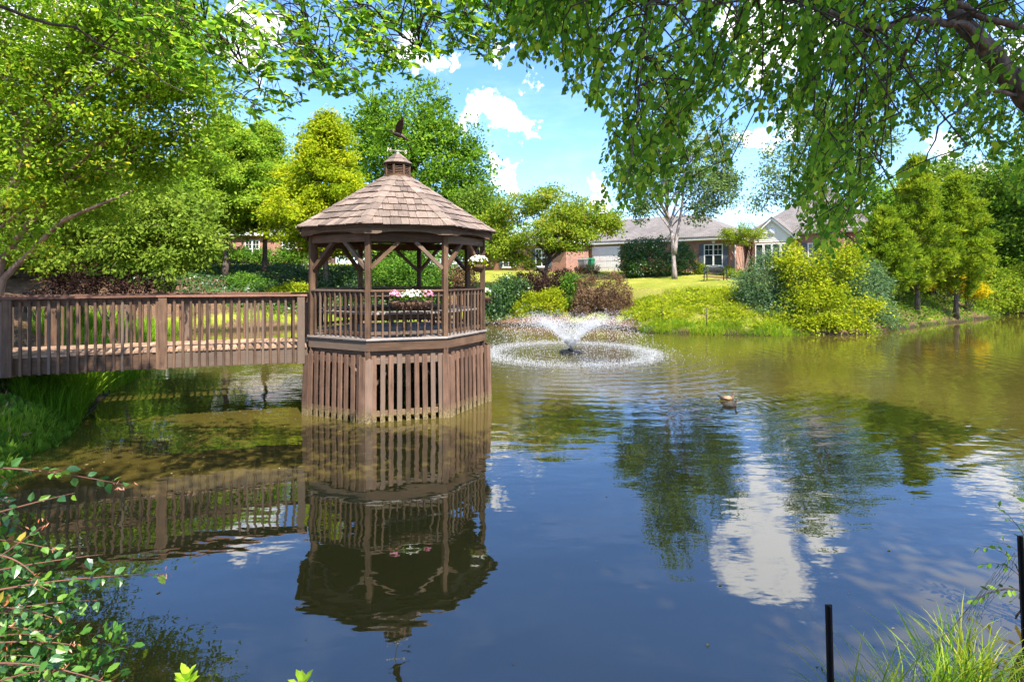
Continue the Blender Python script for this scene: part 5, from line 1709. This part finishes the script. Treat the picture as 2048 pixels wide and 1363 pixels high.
def leafy(parent, org, P, A, N, S, tmpl, mat, mat_single, keep=300):
    """The leaves that show largest become leaf objects, the rest one mesh."""
    px, py = frame_px(P)
    size = S/np.maximum(P[:, 1], .3) * (.4 + np.abs(unit(N)[:, 1]))
    inside = (px > -10) & (px < 2058) & (py > -10) & (py < 1370) & (P[:, 1] > .5)
    order = np.argsort(np.where(inside, -size, 1.0))
    big, rest = order[:keep], order[keep:]
    T, F = tmpl
    one = MB().add([tuple(v) for v in T], F).mesh('leaf')
    one.materials.append(mat_single)
    A_ = unit(A)
    B_ = unit(np.cross(N, A_))
    N_ = np.cross(A_, B_)
    for i in big:
        m_ = Matrix(((A_[i][0], B_[i][0], N_[i][0], 0), (A_[i][1], B_[i][1], N_[i][1], 0), (A_[i][2], B_[i][2], N_[i][2], 0), (0, 0, 0, 1))) @ Matrix.Scale(float(S[i]), 4)
        m_.translation = Vector(P[i]) - Vector(org)
        link('leaf', one, None, parent, m_)
    me = leaf_mesh('crown', P[rest] - np.array(org), A[rest], N[rest], S[rest], tmpl, RNG.random(len(rest)), mat)
    tag(link('crown', me, None, parent), kind='stuff')


def twig_leaves(paths, step, size, droop, pet=.02, rosette=0, jit=.5):
    P, A, S = [], [], []
    for path in paths:
        L = 0
        for i in range(len(path) - 1):
            a, b = path[i], path[i+1]
            seg = (b - a).length
            n = max(1, int(seg/step))
            d = (b - a).normalized()
            for k in range(n):
                q = a.lerp(b, (k + random.random())/n)
                out = Vector((random.gauss(0, 1), random.gauss(0, 1), random.gauss(0, .6)))
                out = (out - d*out.dot(d)).normalized()
                P.append(q + out*pet)
                A.append(out*jit + d*.5 + Vector((random.gauss(0, .25), random.gauss(0, .25), -droop)))
                S.append(size*random.uniform(.65, 1.25))
        if rosette:
            for k in range(rosette):
                an = 2*math.pi*k/rosette + random.random()
                P.append(path[-1])
                A.append(Vector((math.cos(an), math.sin(an), random.gauss(-.15, .25))))
                S.append(size*random.uniform(.8, 1.3))
    return np.array([tuple(p) for p in P]), np.array([tuple(p) for p in A]), np.array(S)


def join_twigs(mb, starts, limbs, org, r):
    """Carry every hanging twig back to the nearest limb."""
    samp = []
    for pts_ in limbs:
        q = [Vector(p) for p in pts_]
        for i in range(len(q) - 1):
            samp += [q[i].lerp(q[i+1], k/5) for k in range(5)]
    SA = np.array([tuple(p) for p in samp])
    for s_ in starts:
        d2 = ((SA - np.array(tuple(s_)))**2).sum(1) + 2.0*np.maximum(0, s_.z - SA[:, 2] - .2)**2
        b_ = samp[int(np.argmin(d2))]
        L_c = (b_ - s_).length
        if L_c < .03:
            continue
        m_ = b_.lerp(s_, .5) + Vector((rnd(-.12, .12), rnd(-.12, .12), .22))*L_c
        mb.tube([p - org for p in bezier(b_, m_, s_, 6)], [r*1.6, r*1.4, r*1.25, r*1.15, r*1.05, r], 4, cap=False)


# leaning river birch on the right
bb = Vector((6.6, 4.7, gz(6.6, 4.7) - .1))
birch = thing('river_birch', 'leaning river birch with peeling dark bark whose leafy branches hang in from the upper right', 'tree', bb)
tr_pts = [bb, Vector((6.2, 4.8, 2.2)), Vector((5.4, 4.95, 3.7)), Vector(W(2050, 195, 5.0)), Vector(W(1985, 110, 5.0)), Vector(W(1915, 30, 5.1)), Vector(W(1880, -90, 5.3)), Vector(W(1840, -330, 5.6))]
fine = []
for i in range(len(tr_pts) - 1):
    for k in range(4):
        fine.append(tr_pts[i].lerp(tr_pts[i+1], k/4) + Vector((rnd(-.012, .012), rnd(-.012, .012), rnd(-.012, .012))))
fine.append(tr_pts[-1])
MB().tube([p - bb for p in fine], [.125*(1 - .62*k/(len(fine) - 1)) + rnd(-.004, .004) for k in range(len(fine))], 14).build('trunk', M['birchbark'], birch)
LIMBS = [
    ([W(1985, 110, 5.0), W(1930, 45, 4.9), W(1820, 45, 4.8), W(1740, 55, 4.7), W(1640, 20, 4.6), W(1500, -40, 4.5), W(1320, -90, 4.4), W(1130, -110, 4.4)], .055),
    ([(5.0, 4.97, 4.05), W(2110, 100, 5.2), W(2060, 62, 5.1), W(1985, 40, 5.0), W(1900, 5, 4.9), W(1800, -60, 4.8), W(1650, -160, 4.7), W(1450, -240, 4.6)], .06),
    ([W(2052, 190, 5.0), W(1985, 182, 4.9), W(1930, 205, 4.8), W(1880, 250, 4.8), W(1850, 330, 4.8)], .028),
    ([W(1740, 55, 4.7), W(1690, 20, 5.2), W(1560, 60, 6.0), W(1430, 120, 6.6), W(1330, 200, 7.0)], .026),
    ([W(1850, 42, 4.85), W(1800, 130, 5.6), W(1720, 200, 6.4), W(1650, 290, 7.0)], .026),
    ([W(1320, -90, 4.4), W(1290, 60, 4.3), W(1275, 200, 4.2), W(1262, 320, 4.15), W(1250, 400, 4.1)], .016),
    ([W(1915, 30, 5.1), W(1900, -120, 6.5), W(1800, -60, 7.2), W(1700, 60, 7.6)], .04),
    ([W(1640, 20, 4.6), W(1560, -10, 4.2), W(1440, 5, 3.9), W(1300, 10, 3.7)], .022),
    ([W(2050, 195, 5.0), W(2080, 60, 5.8), W(2040, 100, 6.6), W(1960, 180, 7.4)], .035),
]
for pts_, r_ in LIMBS:
    q = [Vector(p) for p in pts_]
    f_ = []
    for i in range(len(q) - 1):
        for k in range(3):
            f_.append(q[i].lerp(q[i+1], k/3) + Vector((rnd(-.02, .02), rnd(-.02, .02), rnd(-.02, .02))))
    f_.append(q[-1])
    MB().tube([p - bb for p in f_], [r_*.74*(1 - .8*k/(len(f_) - 1)) for k in range(len(f_))], 8).build('limb', M['birchbark'], birch)
ENV = [(960, 60), (990, 120), (1040, 140), (1100, 130), (1150, 185), (1190, 235), (1205, 400), (1250, 440), (1300, 400), (1345, 400), (1370, 290), (1400, 240), (1450, 215), (1500, 235), (1550, 265), (1585, 350), (1610, 450), (1650, 540), (1690, 470), (1730, 330), (1780, 270), (1850, 280), (1920, 290), (1980, 330), (2060, 420), (2160, 420)]
EX, EYv = [e[0] for e in ENV], [e[1] for e in ENV]
paths, starts = [], []
for k in range(700):
    px = rnd(975, 2130) if k < 640 else rnd(1590, 1710)
    Y = rnd(3.7, 6.0) if random.random() < (.55 if px < 1700 else .2) else (rnd(4.6, 5.9) if px < 1350 else rnd(6.0, 7.9))
    env = float(np.interp(px, EX, EYv))
    bot = env - (env + 120)*random.random()**1.5
    if px > 1700 and Y < 5.0:
        bot = min(bot, 210)
    L = rnd(.45, 1.15)
    e_ = Vector(W(px, bot, Y))
    s_ = e_ + Vector((rnd(-.15, .75), rnd(-.4, .4), L*rnd(.6, 1)))
    m_ = s_.lerp(e_, .5) + Vector((rnd(-.25, .05), rnd(-.1, .1), .12))
    paths.append(bezier(s_, m_, e_, 6))
    starts.append(s_)
    if random.random() < .6:
        j = random.choice((2, 3))
        e2 = paths[-1][j] + Vector((rnd(-.3, .3), rnd(-.3, .3), -rnd(.15, .4)))
        paths.append(bezier(paths[-1][j], (paths[-1][j] + e2)/2 + Vector((0, 0, .06)), e2, 4))
tw = MB()
for p_ in paths:
    tw.tube([q - bb for q in p_], [.006*(1 - .7*i/(len(p_) - 1)) for i in range(len(p_))], 3, cap=False)
join_twigs(tw, starts, [l[0] for k, l in enumerate(LIMBS) if k not in (2, 8)] + [tr_pts[4:]], bb, .0050)
tag(tw.build('twigs', M['twig'], birch), kind='stuff')
P, A, S = twig_leaves(paths, .027, .064, .75, .02, jit=.75)
N = RNG.normal(0, 1, P.shape) + np.array([.15, -.55, .25])
leafy(birch, bb, P, A, N, S, (LEAF[0]*np.array([1, 1.22, 1]), LEAF[1]), M['l_birch'], M['l_birch_o'])
# the rest of its crown, unseen, with lobes added overhead to shade near water
up_l = [((5.2, 4.6, 8.6), (1.6, 1.5, 1.2)), ((7.6, 4.4, 8.6), (1.8, 1.9, 1.4)), ((9.0, 6.6, 6.8), (1.4, 1.6, 1.5))]
up_l += [((8.0, 1.0, 10.0), (2.4, 2.0, 1.2)), ((5.4, -.6, 10.6), (2.4, 2.0, 1.2)), ((2.8, -1.1, 10.8), (2.3, 1.9, 1.1)), ((.4, -1.2, 10.8), (2.2, 1.9, 1.1)), ((6.6, 2.2, 9.7), (2.4, 1.8, 1.2)), ((4.0, .4, 10.2), (2.2, 1.8, 1.1)), ((1.6, -.6, 10.4), (2.0, 1.5, 1.0)), ((2.9, -2.7, 10.6), (2.0, 1.1, .8)), ((.3, -2.6, 10.6), (1.7, 1.0, .8)), ((4.5, -2.7, 10.5), (1.3, 1.0, .8))]
C, D = lobe_points(up_l, 1700, .05)
crown('upper_shade_crown', birch, bb, C, D, 75, .15, .42, M['l_birch'], DIAMOND, .7, .5)

# tree on the near left bank that reaches over the picture
ob = Vector((-6.2, 3.6, gz(-6.2, 3.6) - .1))
over = thing('overhanging_tree', 'tree whose dark green leafy sprays hang across the top left in front of the sky', 'tree', ob)
ot = [ob, Vector((-6.0, 3.7, 2.8)), Vector((-5.4, 4.1, 5.2)), Vector((-4.6, 4.8, 7.0)), Vector((-3.9, 5.4, 8.4))]
MB().tube([p - ob for p in ot], [.16, .13, .11, .085, .05], 12).build('trunk', M['bark'], over)
OL = [
    ([ot[2], W(120, -80, 5.2), W(330, -30, 5.8), W(430, 60, 5.9), W(500, 150, 5.9), W(545, 215, 6.0)], .030),
    ([ot[3], W(300, -160, 5.8), W(560, -70, 6.0), W(700, -10, 6.0), W(790, 60, 6.0), W(850, 110, 6.0)], .030),
    ([ot[3], W(420, -240, 5.6), W(700, -150, 5.8), W(880, -60, 6.0), W(980, 20, 6.0), W(1030, 60, 6.0)], .026),
    ([ot[2], W(-40, 0, 5.4), W(150, 60, 6.2), W(280, 130, 6.8), W(380, 190, 7.0)], .026),
    ([W(560, -70, 6.0), W(600, 10, 6.0), W(630, 90, 6.0), W(660, 160, 6.0)], .014),
]
opaths = []
for pts_, r_ in OL:
    q = [Vector(p) for p in pts_]
    f_ = []
    for i in range(len(q) - 1):
        for k in range(4):
            f_.append(q[i].lerp(q[i+1], k/4) + Vector((rnd(-.03, .03), rnd(-.03, .03), rnd(-.03, .03))))
    f_.append(q[-1])
    MB().tube([p - ob for p in f_], [r_*(1 - .85*k/(len(f_) - 1)) for k in range(len(f_))], 7).build('limb', M['bark'], over)
OENV = [(250, 60), (330, 140), (400, 165), (440, 175), (480, 225), (520, 240), (570, 232), (600, 180), (640, 185), (690, 180), (735, 165), (770, 130), (830, 130), (860, 105), (900, 95), (940, 125), (990, 115), (1040, 60), (1080, 30)]
OX, OY = [e[0] for e in OENV], [e[1] for e in OENV]
ostarts = []
for k in range(250):
    px = rnd(230, 1075)
    Y = rnd(4.8, 6.3)
    env = float(np.interp(px, OX, OY))
    bot = env - (env + 110)*random.random()**1.35
    L = rnd(.3, .8)
    e_ = Vector(W(px, bot, Y))
    s_ = e_ + Vector((-L*rnd(.2, .9), rnd(-.3, .3), L*rnd(.35, .9)))
    opaths.append(bezier(s_, s_.lerp(e_, .5) + Vector((rnd(0, .1), 0, rnd(.02, .12))), e_, 5))
    ostarts.append(s_)
    for q in range(2):
        j = random.choice((1, 2, 3))
        e2 = opaths[-1 - q][j] + Vector((rnd(-.1, .28), rnd(-.25, .25), -rnd(.02, .22)))
        opaths.append(bezier(opaths[-1 - q][j], (opaths[-1 - q][j] + e2)/2 + Vector((0, 0, .03)), e2, 3))
tw = MB()
for p_ in opaths:
    tw.tube([q - ob for q in p_], [.006*(1 - .7*i/(len(p_) - 1)) for i in range(len(p_))], 3, cap=False)
join_twigs(tw, ostarts, [l[0] for l in OL] + [ot[2:]], ob, .0055)
tag(tw.build('twigs', M['twig'], over), kind='stuff')
P, A, S = twig_leaves(opaths, .062, .088, .12, .012, rosette=5, jit=.8)
N = RNG.normal(0, .55, P.shape) + np.array([0, -.35, .9])
leafy(over, ob, P, A, N, S, OVAL, M['l_over'], M['l_over_o'])
C, D = lobe_points([((-5.6, 4.2, 8.2), (1.7, 1.4, 1.3)), ((-4.4, 3.9, 8.6), (1.3, 1.0, .9)), ((-6.8, 5.2, 7.0), (1.5, 1.5, 1.5)), ((-1.8, -.6, 10.4), (2.2, 1.9, 1.1)), ((-4.0, 0, 9.8), (2.0, 1.9, 1.1)), ((-1.2, -.4, 10.0), (1.8, 1.3, .9))], 520, .05)
crown('upper_shade_crown', over, ob, C, D, 75, .15, .40, M['l_over'], DIAMOND, .6, .1)  # unseen top, lobes behind the viewpoint added to shade the near water

# ------------------------------------------------------------------ near left: arching abelia
ab = Vector((-2.05, 1.9, gz(-2.05, 1.9) - .05))
abe = thing('abelia_bush', 'abelia bush with arching reddish stems and glossy leaves at the lower left edge', 'shrub', ab)
AST = [((-60, 935, 1.75), (60, 930, 1.75), (245, 968, 1.8)), ((-60, 1040, 1.7), (80, 1000, 1.7), (150, 985, 1.75)), ((-80, 1075, 1.9), (30, 1075, 1.9), (110, 1100, 1.95)), ((-60, 1150, 1.8), (90, 1120, 1.8), (205, 1108, 1.85)),
       ((-60, 1190, 1.7), (120, 1150, 1.75), (330, 1148, 1.8)), ((-80, 1290, 1.7), (70, 1275, 1.7), (140, 1288, 1.75)), ((-60, 1330, 1.6), (60, 1310, 1.6), (215, 1365, 1.6)), ((-60, 1240, 2.0), (60, 1200, 2.0), (195, 1200, 2.05)),
       ((-60, 1110, 1.6), (20, 1095, 1.6), (70, 1150, 1.6)), ((-70, 1000, 2.1), (0, 1010, 2.1), (40, 1050, 2.1)), ((-60, 1380, 1.7), (80, 1330, 1.7), (120, 1340, 1.7))]
for k in range(22):
    y_ = rnd(1010, 1400)
    Y = rnd(1.7, 2.6)
    e_ = rnd(-20, 100) + max(0, y_ - 1120)*rnd(0, .5)
    AST.append(((-110, y_ + rnd(-30, 60), Y), ((-110 + e_)/2, y_ - rnd(20, 70), Y), (e_, y_ + rnd(-20, 40), Y + rnd(-.1, .2))))
apaths = []
stm = MB()
for a_, b2, c2 in AST:
    s_, m_, e_ = Vector(W(*a_)), Vector(W(*b2)), Vector(W(*c2))
    pth = bezier(s_, m_, e_, 8)
    root_ = ab + Vector((rnd(-.25, .1), rnd(-.2, .2), 0))
    stm.tube([p - ab for p in bezier(root_, Vector((s_.x - .1, s_.y, (s_.z + root_.z)/2 + .3)), s_, 6)] + [p - ab for p in pth[1:]], [.006 - .0047*i/12 for i in range(13)], 4, cap=False)
    apaths.append(pth)
    if random.random() < .6:
        j = random.choice((3, 4, 5))
        e2 = pth[j] + Vector((rnd(.03, .12), rnd(-.05, .05), rnd(-.02, .08)))
        sp_ = bezier(pth[j], (pth[j] + e2)/2, e2, 3)
        apaths.append(sp_)
        stm.tube([p - ab for p in sp_], [.002, .0015, .001], 3, cap=False)
stm.build('stems', M['redtwig'], abe)
P, A, S = twig_leaves(apaths, .019, .034, .35, .006, jit=.9)
N = RNG.normal(0, .6, P.shape) + np.array([.1, -.45, .8])
leafy(abe, ab, P, A, N, S, LEAF, M['l_abelia'], M['l_abelia_o'], 260)
# deeper foliage of the same bush, and its rusty bracts
C, D = lobe_points(lob((-10, 1230, 2.3, (.22, .25, .28)), (60, 1330, 2.2, (.24, .2, .16)), (150, 1360, 2.2, (.16, .2, .10)), (70, 1210, 2.4, (.12, .2, .2)), (-40, 1120, 2.3, (.16, .2, .2)), (-60, 1300, 2.0, (.2, .2, .3))), 150, .3)
crown('inner_foliage', abe, ab, C, D, 16, .042, .07, M['l_abelia'], OVAL, .9)
fl_, fa_ = [], []
for p_ in random.sample(apaths, 24):
    for k in range(9):
        fl_.append(tuple(p_[-1] + Vector((random.gauss(0, .012), random.gauss(0, .012), random.gauss(0, .010)))))
fl_ = np.array(fl_)
me = leaf_mesh('bracts', fl_ - np.array(ab), RNG.normal(size=fl_.shape), RNG.normal(size=fl_.shape), RNG.uniform(.012, .022, len(fl_)), NARROW, RNG.random(len(fl_)), leaf_mat('rusty_bract', [(0, (.32, .09, .04)), (.6, (.50, .20, .10)), (1, (.60, .38, .30))], .3))
tag(link('bracts', me, None, abe), kind='stuff')

# two bright sprouts at the bottom edge
for lab, px, py, Y, n in (('bright green leafy sprout at the bottom edge near the abelia', 372, 1352, 2.25, 16), ('small bright green sprout tip at the bottom edge below the gazebo reflection', 604, 1366, 2.25, 7)):
    tip = Vector(W(px, py, Y))
    bs = Vector((tip.x - .08, tip.y + .02, gz(tip.x, tip.y) - .03))
    sp_ = thing('green_sprout', lab, 'plant', bs, 0, 'sprouts at the bottom edge')
    pth = bezier(bs, Vector((bs.x, bs.y, tip.z - .15)), tip, 8)
    MB().tube([p - bs for p in pth], [.005 - .003*i/7 for i in range(8)], 5).build('stem', M['l_sprout'], sp_)
    one = MB().add([tuple(v) for v in OVAL[0]], OVAL[1]).mesh('leaf')
    one.materials.append(M['l_sprout'])
    for k in range(n):
        an = k*2.4
        h = tip - bs + Vector((0, 0, -.012*(k//2)))
        a_ = Vector((math.cos(an)*.9, math.sin(an)*.6, .55 + .5*(1 - k/n))).normalized()
        y_ = Vector((0, 0, 1)).cross(a_).normalized()
        m_ = Matrix((a_, y_, a_.cross(y_))).transposed().to_4x4() @ Matrix.Scale(.055 + .03*k/n, 4)
        m_.translation = h
        link('leaf', one, None, sp_, m_)

# ------------------------------------------------------------------ near right: grass tufts, wire fence, weeds
def tuft(label, x, y, n, ln, mat, lean, cat='grass tuft', sp=.05):
    g0 = gz(x, y)
    t = thing('grass_tuft', label, cat, (x, y, g0), 0, 'grass tufts at the lower right')
    P = np.stack([RNG.normal(0, sp, n), RNG.normal(0, sp, n), np.zeros(n) - .03], 1)
    az = RNG.uniform(0, 2*np.pi, n)
    A = np.stack([np.cos(az)*lean + RNG.normal(0, .15, n), np.sin(az)*lean + RNG.normal(0, .15, n), np.ones(n)], 1)
    Nn = np.stack([-np.cos(az), -np.sin(az), np.ones(n)*.1], 1)
    ARC = (np.array([(0, -.007, 0), (0, .007, 0), (.35, .007, -.03), (.35, -.007, -.03), (.62, .006, -.12), (.62, -.006, -.12), (.82, .004, -.26), (.82, -.004, -.26), (.93, 0, -.42)], float), [(0, 1, 2, 3), (3, 2, 4, 5), (5, 4, 6, 7), (7, 6, 8)])
    me = leaf_mesh('blades', P, A, Nn, ln*RNG.uniform(.55, 1.2, n), ARC, RNG.random(n), mat)
    tag(link('blades', me, None, t), kind='stuff')
    return t


tuft('tall arching grass tuft behind the black metal post', 2.08, 3.22, 100, .60, M['l_grass'], .32)
tuft('arching grass tuft in the middle of the lower right corner', 2.42, 3.30, 110, .52, M['l_reed'], .3)
tuft('short grass tuft right of the black metal post', 1.98, 3.02, 50, .36, M['l_grass'], .4)
tuft('upright grass tuft near the right edge of the bank', 2.80, 3.52, 110, .58, M['l_reed'], .22)
tuft('grass tuft at the lower right edge by the wire', 3.02, 3.62, 110, .54, M['l_grass'], .3)
a1 = land_points(1500, 1.5, 3.6, 2.7, 4.2, -.05, .7, .05)
scatter('bank_weeds', 'low green grass on the earth at the lower right', 'grass', a1, M['l_reed'], .16, BLADE, .6)

wf = thing('wire_fence', 'sagging chicken wire fence on black metal posts at the lower right', 'fence', (1.85, 3.2, gz(1.85, 3.2)))
fo = Vector((1.85, 3.2, gz(1.85, 3.2)))


def tpost(px, Y, top_py, lean):
    tpz = Vector(W(px, top_py, Y))
    g0 = gz(tpz.x + lean, Y)
    a_, b2 = Vector((tpz.x + lean, Y, g0 - .3)), tpz
    m_, L = beam_mtx(a_, b2, (0, -1, 0))
    mb = MB().box(0, L, -.018, .018, -.004, .004).box(0, L, -.003, .003, .0045, .024)
    q = .3
    while q < L - .03:
        mb.box(q, q + .018, -.009, .009, -.012, -.0045)
        q += .055
    mb.build('metal_post', M['black'], wf, Matrix.Translation(-fo) @ m_)


tpost(1657, 3.05, 1208, .03)
tpost(2040, 3.75, 1070, .05)


def net(u, v):
    """Surface of the sagging wire: u along the fence, v up it."""
    x = 1.45 + u
    y = 3.02 + .42*u + .06*math.sin(u*5) + .25*max(0, u - .6)*(1 - v)
    g0 = gz(x, y)
    h = .30 + .42*sm(.9, 1.9, np.array([u]))[0]
    return Vector((x, y + .05*math.sin(v*5 + u*3), g0 - .03 + v*h*(1 + .12*math.sin(u*7)))) - fo


wn = MB()
cell = .05
nu, nv = int(2.1/cell), 10
for i in range(nu):
    for j in range(nv):
        u0 = (i + (.5 if j % 2 else 0))*cell
        v0, v1, v2 = j/nv, (j + .45)/nv, (j + 1)/nv
        a_, b2 = net(u0, v0), net(u0, v1)
        c2, d2 = net(u0 - cell/2, v2), net(u0 + cell/2, v2)
        for p_, q_ in ((a_, b2), (b2, c2), (b2, d2)):
            wn.tube([p_, q_], .0011, 3, cap=False, smooth=False)
tag(wn.build('wire_net', M['wire'], wf), kind='stuff')

# leafy weed at the right edge
wb = Vector((4.05, 4.15, gz(4.05, 4.15)))
weed = thing('shoreline_shrub', 'thin dark-stemmed shrub leaning over the water at the lower right edge', 'shrub', wb)
st_ = MB()
wp = []
for k in range(16):
    e_ = Vector(W(rnd(1935, 2075), rnd(985, 1230), rnd(3.9, 4.5)))
    pth = bezier(wb + Vector((rnd(-.2, .1), rnd(-.1, .1), 0)), wb.lerp(e_, .4) + Vector((.1, 0, .35)), e_, 7)
    st_.tube([p - wb for p in pth], [.007 - .0055*i/6 for i in range(7)], 4, cap=False)
    wp.append(pth[3:])
st_.build('stems', M['twig'], weed)
P, A, S = twig_leaves(wp, .035, .06, .15, .01, jit=.8)
N = RNG.normal(0, .7, P.shape) + np.array([0, -.3, .7])
me = leaf_mesh('foliage', P - np.array(wb), A, N, S, OVAL, RNG.random(len(P)), M['l_shrub'])
tag(link('foliage', me, None, weed), kind='stuff')

# ------------------------------------------------------------------ fallen leaves and pollen afloat
n = 420
fx = np.concatenate([RNG.uniform(-6.5, 6, 200), RNG.normal(-4.5, 1.6, 220)])
fy = np.concatenate([RNG.uniform(3.6, 16, 200), RNG.normal(8.2, 1.5, 220)])
ok = (shore_dist(fx, fy) < -.1) & (np.hypot(fx - GX, fy - GY) > 2.15)
fx, fy = fx[ok], fy[ok]
n = len(fx)
P = np.stack([fx, fy, np.full(n, .004)], 1)
az = RNG.uniform(0, 2*np.pi, n)
A = np.stack([np.cos(az), np.sin(az), np.zeros(n)], 1)
N = np.tile(np.array([0, 0, 1.]), (n, 1))
me = leaf_mesh('floating_leaves', P, A, N, RNG.choice([.012, .018, .03, .045], n, p=[.45, .3, .18, .07]), (OVAL[0]*np.array([1, 1, .3]), OVAL[1]), RNG.random(n), leaf_mat('fallen_leaf', [(0, (.20, .11, .03)), (.5, (.38, .27, .08)), (1, (.45, .42, .25))], .2, boost=1.0))
tag(link('floating_leaves', me, None), 'scattered small fallen leaves floating on the pond', 'leaves', kind='stuff')
